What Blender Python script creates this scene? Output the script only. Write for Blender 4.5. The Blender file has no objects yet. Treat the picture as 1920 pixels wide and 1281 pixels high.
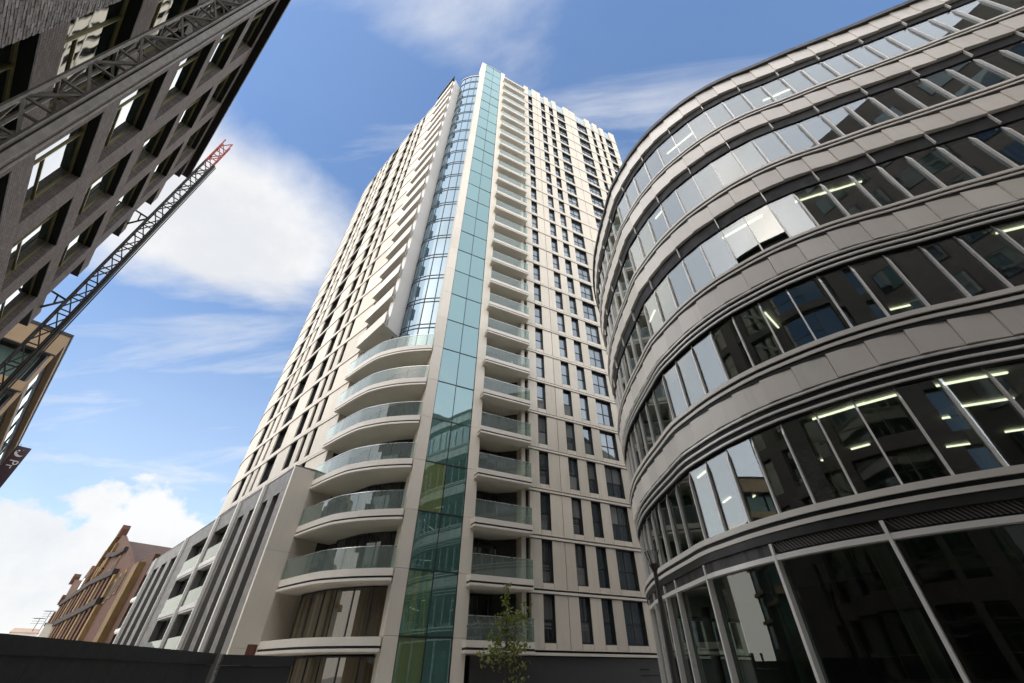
import bpy, math, random
from mathutils import Vector
random.seed(7)
R = math.radians
SC = bpy.context.scene
COL = SC.collection

# ------------------------------------------------------------------ camera, sky, sun, exposure
# the camera stands at the origin, 2.6 m above the pavement (pavement at z = -2.6)
GZ = -2.6
FPX, PITCH, CXP = 766.0, R(39.36), 976.0
cam = bpy.data.cameras.new('camera')
cam.sensor_width = 36.0
cam.lens = FPX / 1920 * 36
cam.shift_x = -(CXP - 960) / 1920
cam.clip_start = 0.1
cam.clip_end = 3000
camo = bpy.data.objects.new('camera', cam)
camo.rotation_euler = (R(90) + PITCH, 0, 0)
COL.objects.link(camo)
SC.camera = camo

SUN_AZ, SUN_EL = R(-146), R(42)      # azimuth from +Y towards +X


def make_world():
    w = bpy.data.worlds.new('World')
    SC.world = w
    w.use_nodes = True
    nt = w.node_tree
    nt.nodes.clear()
    N = nt.nodes.new
    L = nt.links.new
    out = N('ShaderNodeOutputWorld')
    bg = N('ShaderNodeBackground')
    bg.inputs[1].default_value = 0.054
    sky = N('ShaderNodeTexSky')
    sky.sky_type = 'NISHITA'
    sky.sun_disc = False
    sky.sun_elevation = SUN_EL
    sky.sun_rotation = SUN_AZ
    sky.air_density = 1.0
    sky.dust_density = 1.2
    sky.ozone_density = 1.5
    tc = N('ShaderNodeTexCoord')

    def math_(op, a, b=None, clamp=False):
        n = N('ShaderNodeMath')
        n.operation = op
        n.use_clamp = clamp
        for i, v in enumerate((a, b)):
            if v is None:
                continue
            if isinstance(v, (int, float)):
                n.inputs[i].default_value = v
            else:
                L(v, n.inputs[i])
        return n.outputs[0]
    sep = N('ShaderNodeSeparateXYZ')
    L(tc.outputs['Generated'], sep.inputs[0])
    zc = math_('MAXIMUM', sep.outputs[2], 0.0)
    den = math_('ADD', zc, 0.18)
    px = math_('DIVIDE', sep.outputs[0], den)
    py = math_('DIVIDE', sep.outputs[1], den)
    cmb = N('ShaderNodeCombineXYZ')
    L(px, cmb.inputs[0])
    L(py, cmb.inputs[1])

    def noise(vec, scale, detail, rough, off=(0, 0, 0), stretch=(1, 1, 1), dist=0.0):
        m = N('ShaderNodeMapping')
        m.inputs['Location'].default_value = off
        m.inputs['Scale'].default_value = stretch
        L(vec, m.inputs[0])
        n = N('ShaderNodeTexNoise')
        n.inputs['Scale'].default_value = scale
        n.inputs['Detail'].default_value = detail
        n.inputs['Roughness'].default_value = rough
        n.inputs['Distortion'].default_value = dist
        L(m.outputs[0], n.inputs['Vector'])
        return n.outputs['Fac']

    def ramp(v, a, b, c0=0.0, c1=1.0):
        n = N('ShaderNodeMapRange')
        n.interpolation_type = 'SMOOTHSTEP'
        n.inputs['From Min'].default_value = a
        n.inputs['From Max'].default_value = b
        n.inputs['To Min'].default_value = c0
        n.inputs['To Max'].default_value = c1
        L(v, n.inputs['Value'])
        return n.outputs[0]

    def blob(x, y, rad, amp):
        # a cloud bank in the sky direction seen at pixel (x, y) of the photograph
        d = Vector(pray(x, y)).normalized()
        vm = N('ShaderNodeVectorMath')
        vm.operation = 'DISTANCE'
        L(tc.outputs['Generated'], vm.inputs[0])
        vm.inputs[1].default_value = d
        return ramp(vm.outputs['Value'], 0.0, rad, amp, 0.0)
    # broken cloud over the whole sky, plus the banks one can point at
    big = noise(cmb.outputs[0], 1.15, 9, 0.56, off=(3.1, 1.7, 0), stretch=(1.0, 1.5, 1), dist=0.35)
    base = math_('ADD', big, 0.03)
    for (x, y, r_, a) in [(440, 420, 0.36, 0.34), (300, 480, 0.28, 0.16), (620, 400, 0.24, 0.14), (560, 250, 0.30, -0.15),
                          (820, 60, 0.34, 0.02), (600, 60, 0.30, 0.04), (1010, 110, 0.34, 0.03), (1330, 170, 0.30, 0.05), (160, 1000, 0.40, 0.10), (1050, 250, 0.25, -0.06),
                          (700, 230, 0.26, -0.12), (300, 640, 0.24, -0.16), (1250, 60, 0.3, -0.06)]:
        base = math_('ADD', base, blob(x, y, r_, a))
    m1 = ramp(base, 0.54, 0.84)
    wis = noise(cmb.outputs[0], 1.3, 7, 0.6, off=(7, 2, 1), stretch=(0.55, 3.2, 1), dist=0.6)
    m2 = math_('MULTIPLY', ramp(wis, 0.46, 0.74), 0.55)
    # heaped cloud low over the horizon
    low = noise(tc.outputs['Generated'], 7.0, 9, 0.55, off=(1.3, 4.2, 0.4), stretch=(1, 1, 1.3))
    lowz = math_('SUBTRACT', math_('MULTIPLY', low, 0.26), sep.outputs[2])
    m3 = ramp(lowz, -0.105, -0.075)
    m3 = math_('MULTIPLY', m3, 0.97)
    mask = math_('MAXIMUM', math_('MAXIMUM', m1, m2), m3, True)
    # thin veil that thickens towards the horizon
    veil = ramp(sep.outputs[2], 0.0, 0.75, 0.42, 0.06)
    mask = math_('MAXIMUM', mask, veil, True)
    shade = noise(tc.outputs['Generated'], 3.2, 6, 0.6, off=(9, 3, 2))
    csh = N('ShaderNodeMix')
    csh.data_type = 'RGBA'
    csh.inputs[6].default_value = (4.3, 4.4, 4.6, 1)
    csh.inputs[7].default_value = (5.25, 5.25, 5.25, 1)
    L(ramp(shade, 0.34, 0.6), csh.inputs[0])
    hue = N('ShaderNodeHueSaturation')
    hue.inputs['Saturation'].default_value = 1.22
    hue.inputs['Value'].default_value = 1.36
    L(sky.outputs[0], hue.inputs['Color'])
    mix = N('ShaderNodeMix')
    mix.data_type = 'RGBA'
    L(mask, mix.inputs[0])
    L(hue.outputs[0], mix.inputs[6])
    L(csh.outputs[2], mix.inputs[7])
    L(mix.outputs[2], bg.inputs[0])
    L(bg.outputs[0], out.inputs[0])


def pray(x, y):
    a = (x - CXP) / FPX
    b = (640.5 - y) / FPX
    return (a, math.cos(PITCH) - b * math.sin(PITCH), math.sin(PITCH) + b * math.cos(PITCH))


make_world()
sl = bpy.data.lights.new('sun', 'SUN')
sl.energy = 1.5
sl.angle = R(178)
sl.color = (1.0, 0.93, 0.82)
so = bpy.data.objects.new('sun', sl)
sd = Vector((math.sin(SUN_AZ) * math.cos(SUN_EL), math.cos(SUN_AZ) * math.cos(SUN_EL), math.sin(SUN_EL)))
so.rotation_euler = sd.to_track_quat('Z', 'Y').to_euler()
so.location = sd * 200
COL.objects.link(so)
SC.view_settings.view_transform = 'Standard'
SC.view_settings.look = 'None'
SC.view_settings.exposure = 1.82
SC.view_settings.gamma = 1.0
SC.view_settings.use_curve_mapping = False
SC.render.engine = 'CYCLES'
SC.cycles.max_bounces = 8
SC.cycles.diffuse_bounces = 3
SC.cycles.glossy_bounces = 4
SC.cycles.transmission_bounces = 6
SC.cycles.transparent_max_bounces = 12
SC.cycles.caustics_reflective = False
SC.cycles.caustics_refractive = False
SC.cycles.sample_clamp_indirect = 4.0


# ------------------------------------------------------------------ view helpers used to set things out
def proj(p):
    x, y0, z0 = p
    y = y0 * math.cos(PITCH) + z0 * math.sin(PITCH)
    u = -y0 * math.sin(PITCH) + z0 * math.cos(PITCH)
    if y < 0.2:
        return None
    return (CXP + FPX * x / y, 640.5 - FPX * u / y)


def online(x, y, A, B):
    """point of the upright plane through the plan points A, B on the line of sight of pixel (x, y)"""
    n = (B[1] - A[1], A[0] - B[0])
    d = pray(x, y)
    t = (n[0] * A[0] + n[1] * A[1]) / (n[0] * d[0] + n[1] * d[1])
    return (d[0] * t, d[1] * t, d[2] * t)


# ------------------------------------------------------------------ mesh helpers
class MB:
    def __init__(s):
        s.v = []
        s.f = []
        s.m = []

    def add(s, vs, fs, mi=0):
        b = len(s.v)
        s.v += [tuple(p) for p in vs]
        s.f += [tuple(b + i for i in f) for f in fs]
        s.m += [mi] * len(fs)

    def join(s, o):
        b = len(s.v)
        s.v += o.v
        s.f += [tuple(b + i for i in f) for f in o.f]
        s.m += o.m

    def hexa(s, q, mi=0):
        """8 points: 4 below (counter-clockwise seen from above), 4 above"""
        s.add(q, [(3, 2, 1, 0), (4, 5, 6, 7), (0, 1, 5, 4), (1, 2, 6, 5), (2, 3, 7, 6), (3, 0, 4, 7)], mi)

    def prism(s, poly, z0, z1, mi=0):
        n = len(poly)
        s.add([(p[0], p[1], z0) for p in poly] + [(p[0], p[1], z1) for p in poly],
              [tuple(range(n))[::-1], tuple(range(n, 2 * n))] + [(i, (i + 1) % n, n + (i + 1) % n, n + i) for i in range(n)], mi)

    def box(s, c, sx, sy, sz, rz=0.0, mi=0):
        ca, sa = math.cos(rz), math.sin(rz)
        q = []
        for z in (-sz / 2, sz / 2):
            for (x, y) in ((-sx / 2, -sy / 2), (sx / 2, -sy / 2), (sx / 2, sy / 2), (-sx / 2, sy / 2)):
                q.append((c[0] + x * ca - y * sa, c[1] + x * sa + y * ca, c[2] + z))
        s.hexa(q, mi)

    def bar(s, a, b, w, h=None, mi=0, up=(0, 0, 1), n=4):
        a = Vector(a)
        b = Vector(b)
        h = h or w
        d = (b - a).normalized()
        u = Vector(up)
        if abs(d.dot(u)) > 0.95:
            u = Vector((1, 0, 0))
        r = d.cross(u).normalized()
        t = r.cross(d).normalized()
        ring = []
        for i in range(n):
            if n == 4:
                cs = ((-1, -1), (1, -1), (1, 1), (-1, 1))[i]
            else:
                an = 2 * math.pi * i / n
                cs = (math.cos(an), math.sin(an))
            ring.append(r * cs[0] * w / 2 + t * cs[1] * h / 2)
        s.add([a + k for k in ring] + [b + k for k in ring],
              [tuple(range(n))[::-1], tuple(range(n, 2 * n))] + [(i, (i + 1) % n, n + (i + 1) % n, n + i) for i in range(n)], mi)

    def lathe(s, c, prof, n=12, mi=0):
        k = len(prof)
        vs = []
        for (r, z) in prof:
            for i in range(n):
                an = 2 * math.pi * i / n
                vs.append((c[0] + r * math.cos(an), c[1] + r * math.sin(an), c[2] + z))
        fs = []
        for j in range(k - 1):
            for i in range(n):
                fs.append((j * n + i, j * n + (i + 1) % n, (j + 1) * n + (i + 1) % n, (j + 1) * n + i))
        fs.append(tuple(range(n))[::-1])
        fs.append(tuple(range((k - 1) * n, k * n)))
        s.add(vs, fs, mi)

    def area(s):
        x0 = y0 = 1e9
        x1 = y1 = -1e9
        for p in s.v[:24]:
            q = proj(p)
            if q is None:
                return 0
            x0 = min(x0, q[0]); x1 = max(x1, q[0]); y0 = min(y0, q[1]); y1 = max(y1, q[1])
        if x1 < 0 or x0 > 1920 or y1 < 0 or y0 > 1281:
            return 0
        return (x1 - x0) * (y1 - y0)

    def build(s, name, mats, parent=None, smooth=False):
        me = bpy.data.meshes.new(name)
        org = Vector(parent['org']) if parent is not None and 'org' in parent else Vector((0, 0, 0))
        me.from_pydata([Vector(p) - org for p in s.v], [], s.f)
        if not isinstance(mats, (list, tuple)):
            mats = [mats]
        for m in mats:
            me.materials.append(m)
        if len(mats) > 1:
            me.polygons.foreach_set('material_index', s.m)
        if smooth:
            me.polygons.foreach_set('use_smooth', [True] * len(s.f))
        me.update()
        o = bpy.data.objects.new(name, me)
        COL.objects.link(o)
        if parent is not None:
            o.parent = parent
            o['org'] = tuple(org)
        return o


def thing(name, label, cat, loc=(0, 0, 0), group=None):
    o = bpy.data.objects.new(name, None)
    o.empty_display_size = 0.5
    o.location = loc
    o['org'] = tuple(loc)
    o['label'] = label
    o['category'] = cat
    if group:
        o['group'] = group
    COL.objects.link(o)
    return o


def tag(o, label, cat, group=None):
    o['label'] = label
    o['category'] = cat
    if group:
        o['group'] = group
    return o


class Pieces:
    """pieces of one kind on one thing: the largest in view become parts, what is past the limit is joined into one part"""

    def __init__(s, name, mats, parent, limit=290):
        s.name, s.mats, s.parent, s.limit = name, mats, parent, limit
        s.items = []

    def add(s, mb, subs=()):
        s.items.append((mb.area(), mb, subs))

    def emit(s):
        s.items.sort(key=lambda t: -t[0])
        rest = MB()
        rsub = {}
        for i, (a, mb, subs) in enumerate(s.items):
            if i < s.limit:
                o = mb.build(s.name, s.mats, s.parent)
                for (nm, sm, mat) in subs:
                    sm.build(nm, mat, o)
            else:
                rest.join(mb)
                for (nm, sm, mat) in subs:
                    rsub.setdefault(nm, [MB(), mat])[0].join(sm)
        if rest.v:
            o = rest.build(s.name, s.mats, s.parent)
            o['kind'] = 'stuff'
            for nm, (sm, mat) in rsub.items():
                c = sm.build(nm, mat, o)
                c['kind'] = 'stuff'


class Path:
    """a smooth line in plan with an outward side"""

    def __init__(s, pts, out=1, smooth=True, step=0.12):
        P = [Vector((p[0], p[1])) for p in pts]
        D = []
        n = len(P)
        for i in range(n - 1):
            p0, p1, p2, p3 = P[max(i - 1, 0)], P[i], P[i + 1], P[min(i + 2, n - 1)]
            k = max(1, int((p2 - p1).length / step)) if smooth else 1
            for j in range(k):
                t = j / k
                if smooth:
                    if i == 0:
                        p0 = p1 * 2 - p2
                    if i == n - 2:
                        p3 = p2 * 2 - p1
                    D.append(0.5 * ((2 * p1) + (-p0 + p2) * t + (2 * p0 - 5 * p1 + 4 * p2 - p3) * t * t + (-p0 + 3 * p1 - 3 * p2 + p3) * t ** 3))
                else:
                    D.append(p1)
        D.append(P[-1])
        s.D = D
        s.out = out
        s.S = [0.0]
        for i in range(1, len(D)):
            s.S.append(s.S[-1] + (D[i] - D[i - 1]).length)
        s.len = s.S[-1]
        s.smooth = smooth

    def _i(s, q):
        import bisect
        i = bisect.bisect_right(s.S, q) - 1
        return max(0, min(i, len(s.D) - 2))

    def tan(s, q):
        i = s._i(q)
        if s.smooth and 0 < i < len(s.D) - 2:
            return (s.D[i + 2] - s.D[i - 1]).normalized()
        return (s.D[i + 1] - s.D[i]).normalized()

    def at(s, q, off=0.0):
        i = s._i(q)
        t = (q - s.S[i]) / max(1e-9, s.S[i + 1] - s.S[i])
        p = s.D[i].lerp(s.D[i + 1], t)
        if off:
            d = s.tan(q)
            p = p + Vector((d.y, -d.x)) * off * s.out
        return p

    def s_az(s, az):
        best = None
        for i in range(len(s.D) - 1):
            a0 = math.degrees(math.atan2(s.D[i].x, s.D[i].y))
            a1 = math.degrees(math.atan2(s.D[i + 1].x, s.D[i + 1].y))
            if (a0 - az) * (a1 - az) <= 0 and abs(a0 - a1) > 1e-9:
                best = s.S[i] + (s.S[i + 1] - s.S[i]) * (az - a0) / (a1 - a0)
        return best

    def band(s, mb, s0, s1, o0, o1, z0, z1, step=0.5, mi=0, o0b=None, o1b=None):
        """a solid strip between s0 and s1, from offset o0 (inside) to o1 (outside), z0 to z1"""
        n = max(1, int(math.ceil((s1 - s0) / step)))
        vs = []
        for j in range(n + 1):
            q = s0 + (s1 - s0) * j / n
            t = j / n
            a0 = o0 if o0b is None else o0 + (o0b - o0) * t
            a1 = o1 if o1b is None else o1 + (o1b - o1) * t
            pi, po = s.at(q, a0), s.at(q, a1)
            vs += [(pi.x, pi.y, z0), (po.x, po.y, z0), (po.x, po.y, z1), (pi.x, pi.y, z1)]
        fs = [(0, 1, 2, 3), (4 * n + 3, 4 * n + 2, 4 * n + 1, 4 * n)]
        for j in range(n):
            a, b = 4 * j, 4 * (j + 1)
            for k in range(4):
                fs.append((a + k, b + k, b + (k + 1) % 4, a + (k + 1) % 4))
        mb.add(vs, fs, mi)
        return mb


# ------------------------------------------------------------------ materials
MATS = {}


def new_mat(name):
    m = bpy.data.materials.new(name)
    m.use_nodes = True
    nt = m.node_tree
    nt.nodes.clear()
    out = nt.nodes.new('ShaderNodeOutputMaterial')
    MATS[name] = m
    return m, nt, out


def nd(nt, typ, **kw):
    n = nt.nodes.new(typ)
    for k, v in kw.items():
        setattr(n, k, v)
    return n


def mixc(nt, fac, a, b, bt='MIX'):
    n = nt.nodes.new('ShaderNodeMix')
    n.data_type = 'RGBA'
    n.blend_type = bt
    for i, v in ((0, fac), (6, a), (7, b)):
        if isinstance(v, (int, float)):
            n.inputs[i].default_value = v
        elif isinstance(v, (tuple, list)):
            n.inputs[i].default_value = (*v[:3], 1)
        else:
            nt.links.new(v, n.inputs[i])
    return n.outputs[2]


def noise_n(nt, scale, detail=5, rough=0.6, stretch=(1, 1, 1), vec=None):
    tc = nt.nodes.new('ShaderNodeNewGeometry')
    mp = nt.nodes.new('ShaderNodeMapping')
    mp.inputs['Scale'].default_value = stretch
    nt.links.new(tc.outputs['Position'], mp.inputs[0])
    n = nt.nodes.new('ShaderNodeTexNoise')
    n.inputs['Scale'].default_value = scale
    n.inputs['Detail'].default_value = detail
    n.inputs['Roughness'].default_value = rough
    nt.links.new(mp.outputs[0], n.inputs['Vector'])
    return n.outputs['Fac']


def mr(nt, v, a, b, c=0.0, d=1.0):
    n = nt.nodes.new('ShaderNodeMapRange')
    n.inputs['From Min'].default_value = a
    n.inputs['From Max'].default_value = b
    n.inputs['To Min'].default_value = c
    n.inputs['To Max'].default_value = d
    nt.links.new(v, n.inputs['Value'])
    return n.outputs[0]


def solid(name, col, rough=0.6, metal=0.0, var=0.12, vscale=0.6, streak=0.0, rand=0.06, bump=0.0, bscale=30, spec=0.5):
    m, nt, out = new_mat(name)
    p = nd(nt, 'ShaderNodeBsdfPrincipled')
    p.inputs['Roughness'].default_value = rough
    p.inputs['Metallic'].default_value = metal
    p.inputs['Specular IOR Level'].default_value = spec
    nz = noise_n(nt, vscale, 6, 0.62)
    dark = tuple(c * (1 - var) for c in col)
    lite = tuple(min(0.95, c * (1 + var * 0.6)) for c in col)
    c = mixc(nt, mr(nt, nz, 0.3, 0.7), dark, lite)
    if streak:
        sn = noise_n(nt, 1.6, 5, 0.65, (3.0, 3.0, 0.16))
        c = mixc(nt, mr(nt, sn, 0.52, 0.78, 0, streak), c, tuple(x * 0.45 for x in col))
    if rand:
        oi = nd(nt, 'ShaderNodeObjectInfo')
        c = mixc(nt, 1.0, c, mixc(nt, oi.outputs['Random'], (1 - rand,) * 3, (1 + rand,) * 3), 'MULTIPLY')
    nt.links.new(c, p.inputs['Base Color'])
    rn = noise_n(nt, vscale * 5, 4, 0.6)
    nt.links.new(mr(nt, rn, 0.3, 0.7, max(0.03, rough - 0.1), min(1, rough + 0.1)), p.inputs['Roughness'])
    if bump:
        b = nd(nt, 'ShaderNodeBump')
        b.inputs['Strength'].default_value = bump
        b.inputs['Distance'].default_value = 0.01
        nt.links.new(noise_n(nt, bscale, 6, 0.65), b.inputs['Height'])
        nt.links.new(b.outputs[0], p.inputs['Normal'])
    nt.links.new(p.outputs[0], out.inputs[0])
    return m


def wobble(nt, scale, strength, stretch=(1, 1, 1)):
    b = nd(nt, 'ShaderNodeBump')
    b.inputs['Strength'].default_value = strength
    b.inputs['Distance'].default_value = 0.05
    nt.links.new(noise_n(nt, scale, 2, 0.4, stretch), b.inputs['Height'])
    return b.outputs[0]


def schlick(nt, ior):
    # mirror share by angle, the same from both sides of a pane
    f0 = ((ior - 1) / (ior + 1)) ** 2
    geo = nd(nt, 'ShaderNodeNewGeometry')
    dt = nd(nt, 'ShaderNodeVectorMath', operation='DOT_PRODUCT')
    nt.links.new(geo.outputs['Normal'], dt.inputs[0])
    nt.links.new(geo.outputs['Incoming'], dt.inputs[1])
    v = dt.outputs['Value']
    for op, k in (('ABSOLUTE', None), ('SUBTRACT', 1.0), ('POWER', 5.0), ('MULTIPLY_ADD', 1 - f0)):
        n = nd(nt, 'ShaderNodeMath', operation=op)
        n.use_clamp = True
        if op == 'SUBTRACT':
            n.inputs[0].default_value = 1.0
            nt.links.new(v, n.inputs[1])
        else:
            nt.links.new(v, n.inputs[0])
            if k is not None:
                n.inputs[1].default_value = k
            if op == 'MULTIPLY_ADD':
                n.inputs[2].default_value = f0
        v = n.outputs[0]
    return v


def glass_solid(name, dark, lite, ior=1.9, tint=(1, 1, 1), streaks=0.0, wob=0.05, rough=0.015, bodyrand=1.0):
    """window glass of a dark room: a dark body that varies pane by pane (blinds, curtains) under a mirror coat"""
    m, nt, out = new_mat(name)
    d = nd(nt, 'ShaderNodeBsdfDiffuse')
    oi = nd(nt, 'ShaderNodeObjectInfo')
    rn = nd(nt, 'ShaderNodeValToRGB')
    rn.color_ramp.elements[0].position = 0.45
    rn.color_ramp.elements[1].position = 1.0
    nt.links.new(oi.outputs['Random'], rn.inputs[0])
    base = mixc(nt, rn.outputs[0], dark, lite)
    if streaks:
        sn = noise_n(nt, 4.0, 3, 0.5, (1.6, 1.6, 0.03))
        base = mixc(nt, mr(nt, sn, 0.4, 0.65, 0, streaks), base, lite)
    nt.links.new(base, d.inputs[0])
    g = nd(nt, 'ShaderNodeBsdfGlossy')
    g.inputs['Roughness'].default_value = rough
    g.inputs['Color'].default_value = (*tint, 1)
    nt.links.new(wobble(nt, 0.55, wob), g.inputs['Normal'])
    fr = schlick(nt, ior)
    mx = nd(nt, 'ShaderNodeMixShader')
    nt.links.new(fr, mx.inputs[0])
    nt.links.new(d.outputs[0], mx.inputs[1])
    nt.links.new(g.outputs[0], mx.inputs[2])
    nt.links.new(mx.outputs[0], out.inputs[0])
    return m


def glass_clear(name, trans, ior=1.5, tint=(1, 1, 1), dust=0.0, dustcol=(0.5, 0.55, 0.5), wob=0.03):
    m, nt, out = new_mat(name)
    t = nd(nt, 'ShaderNodeBsdfTransparent')
    t.inputs[0].default_value = (*trans, 1)
    body = t.outputs[0]
    if dust:
        d = nd(nt, 'ShaderNodeBsdfDiffuse')
        d.inputs[0].default_value = (*dustcol, 1)
        x = nd(nt, 'ShaderNodeMixShader')
        x.inputs[0].default_value = dust
        nt.links.new(body, x.inputs[1])
        nt.links.new(d.outputs[0], x.inputs[2])
        body = x.outputs[0]
    g = nd(nt, 'ShaderNodeBsdfGlossy')
    g.inputs['Roughness'].default_value = 0.01
    g.inputs['Color'].default_value = (*tint, 1)
    nt.links.new(wobble(nt, 0.5, wob), g.inputs['Normal'])
    fr = schlick(nt, ior)
    mx = nd(nt, 'ShaderNodeMixShader')
    nt.links.new(fr, mx.inputs[0])
    nt.links.new(body, mx.inputs[1])
    nt.links.new(g.outputs[0], mx.inputs[2])
    nt.links.new(mx.outputs[0], out.inputs[0])
    return m


def lamp_mat(name, col, strength):
    m, nt, out = new_mat(name)
    e = nd(nt, 'ShaderNodeEmission')
    e.inputs[0].default_value = (*col, 1)
    e.inputs[1].default_value = strength
    nt.links.new(e.outputs[0], out.inputs[0])
    return m


def brick_mat(name, w, c1, c2, mortar, scale=1.0, bw=0.225, bh=0.075, relief=0.6):
    """w: direction of the wall in plan"""
    m, nt, out = new_mat(name)
    p = nd(nt, 'ShaderNodeBsdfPrincipled')
    p.inputs['Roughness'].default_value = 0.85
    geo = nd(nt, 'ShaderNodeNewGeometry')
    dp = nd(nt, 'ShaderNodeVectorMath', operation='DOT_PRODUCT')
    nt.links.new(geo.outputs['Position'], dp.inputs[0])
    dp.inputs[1].default_value = (w[0], w[1], 0)
    dn = nd(nt, 'ShaderNodeVectorMath', operation='DOT_PRODUCT')
    nt.links.new(geo.outputs['Position'], dn.inputs[0])
    dn.inputs[1].default_value = (-w[1], w[0], 0)
    sp = nd(nt, 'ShaderNodeSeparateXYZ')
    nt.links.new(geo.outputs['Position'], sp.inputs[0])
    ad = nd(nt, 'ShaderNodeMath', operation='ADD')
    nt.links.new(dp.outputs['Value'], ad.inputs[0])
    nt.links.new(dn.outputs['Value'], ad.inputs[1])
    cb = nd(nt, 'ShaderNodeCombineXYZ')
    nt.links.new(ad.outputs[0], cb.inputs[0])
    nt.links.new(sp.outputs[2], cb.inputs[1])
    bt = nd(nt, 'ShaderNodeTexBrick')
    bt.inputs['Scale'].default_value = scale
    bt.inputs['Brick Width'].default_value = bw
    bt.inputs['Row Height'].default_value = bh
    bt.inputs['Mortar Size'].default_value = 0.006
    bt.inputs['Color1'].default_value = (*c1, 1)
    bt.inputs['Color2'].default_value = (*c2, 1)
    bt.inputs['Mortar'].default_value = (*mortar, 1)
    nt.links.new(cb.outputs[0], bt.inputs['Vector'])
    n1 = noise_n(nt, 1.3, 8, 0.7)
    c = mixc(nt, mr(nt, n1, 0.35, 0.7, 0, 0.5), bt.outputs['Color'], tuple(x * 0.55 for x in c1))
    n2 = noise_n(nt, 9, 5, 0.7, (1, 1, 2.2))
    c = mixc(nt, mr(nt, n2, 0.55, 0.75, 0, 0.45), c, tuple(min(1, x * 1.7) for x in c2))
    nt.links.new(c, p.inputs['Base Color'])
    b = nd(nt, 'ShaderNodeBump')
    b.inputs['Strength'].default_value = relief
    b.inputs['Distance'].default_value = 0.012
    b.invert = True
    nt.links.new(bt.outputs['Fac'], b.inputs['Height'])
    nt.links.new(b.outputs[0], p.inputs['Normal'])
    nt.links.new(p.outputs[0], out.inputs[0])
    return m


# streets run towards azimuth -49.5 degrees; W is that direction, NRM its right-hand normal (facing the street)
AZL = R(-49.5)
W = Vector((math.sin(AZL), math.cos(AZL)))
NRM = Vector((math.cos(AZL), -math.sin(AZL)))

M_CLAD = solid('pale_cladding', (0.60, 0.545, 0.445), 0.6, var=0.07, vscale=0.35, streak=0.30, rand=0.10, bump=0.05)
M_STRIP = solid('pale_fin_cladding', (0.66, 0.605, 0.505), 0.5, var=0.06, vscale=0.3, streak=0.14, rand=0.04)
M_SLAB = solid('white_balcony_slab', (0.65, 0.605, 0.52), 0.55, var=0.07, vscale=0.5, streak=0.10, rand=0.03)
M_SOFFIT = solid('balcony_soffit', (0.66, 0.62, 0.53), 0.7, var=0.08)
M_BODY = solid('tower_inner_wall', (0.035, 0.034, 0.032), 0.8)
M_DARK = solid('dark_window_metal', (0.022, 0.024, 0.026), 0.45, spec=0.4)
M_BLADE = solid('grey_blade_cladding', (0.60, 0.585, 0.55), 0.5, var=0.05, vscale=0.3, streak=0.08)
M_WIN = glass_solid('window_glass', (0.012, 0.018, 0.022), (0.22, 0.225, 0.21), 2.4, (0.80, 0.92, 1.0), streaks=0.25, wob=0.10)
M_TEAL = glass_solid('teal_glass', (0.05, 0.115, 0.095), (0.07, 0.15, 0.125), 2.8, (0.62, 0.83, 0.87), wob=0.05)
M_LIT = glass_solid('painted_glow_glass', (0.05, 0.13, 0.085), (0.15, 0.18, 0.07), 2.4, (0.70, 0.95, 0.88), wob=0.05, streaks=0.9)  # glow from within is painted as a yellow-green body colour
M_CURT = glass_solid('blue_curtain_glass', (0.02, 0.05, 0.07), (0.05, 0.09, 0.12), 2.8, (0.66, 0.84, 0.95), wob=0.08)
M_DOOR = glass_solid('balcony_door_glass', (0.008, 0.008, 0.008), (0.07, 0.068, 0.06), 1.5, (0.9, 0.95, 0.95), streaks=0.35, wob=0.1)
M_BRONZE = glass_solid('bronze_shopfront_glass', (0.05, 0.042, 0.028), (0.20, 0.17, 0.11), 1.7, (1, 0.97, 0.9), streaks=0.4, wob=0.1)
M_BAL = glass_clear('balustrade_glass', (0.74, 0.83, 0.79), 1.5, dust=0.14, dustcol=(0.42, 0.48, 0.44))
M_BAL2 = glass_clear('smoked_balustrade_glass', (0.60, 0.68, 0.64), 1.2, (0.5, 0.52, 0.5), dust=0.10, dustcol=(0.42, 0.48, 0.44))
M_RAIL = solid('rail_metal', (0.55, 0.56, 0.55), 0.3, metal=0.7)

M_OPANEL = solid('warm_grey_metal_panel', (0.76, 0.71, 0.625), 0.42, var=0.06, vscale=0.5, streak=0.16, rand=0.09)
M_ALU = solid('brushed_aluminium', (0.78, 0.76, 0.70), 0.35, metal=0.1, var=0.05)
M_OLEDGE = solid('pale_ledge_metal', (0.74, 0.70, 0.62), 0.4, metal=0.0, var=0.05)
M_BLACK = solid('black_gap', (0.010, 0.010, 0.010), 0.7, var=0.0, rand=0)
M_LOUV = solid('dark_louvre_metal', (0.02, 0.019, 0.017), 0.5)
M_OGLASS = glass_clear('office_glass', (0.60, 0.68, 0.64), 2.1, (0.97, 0.98, 1.0), wob=0.04)
M_GGLASS = glass_clear('street_glass', (0.45, 0.52, 0.48), 1.6, wob=0.05)
M_CEIL = solid('office_ceiling', (0.30, 0.29, 0.24), 0.8)
M_FLOOR = solid('office_floor', (0.07, 0.065, 0.06), 0.8)
M_CORE = solid('office_core_wall', (0.14, 0.135, 0.12), 0.8)
M_BLIND = solid('pale_blind', (0.15, 0.155, 0.145), 0.8)
M_TUBE = lamp_mat('fluorescent_tube', (1.0, 0.86, 0.68), 0.95)
M_SPOT = lamp_mat('downlight_lens', (1.0, 0.95, 0.8), 30)

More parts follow.
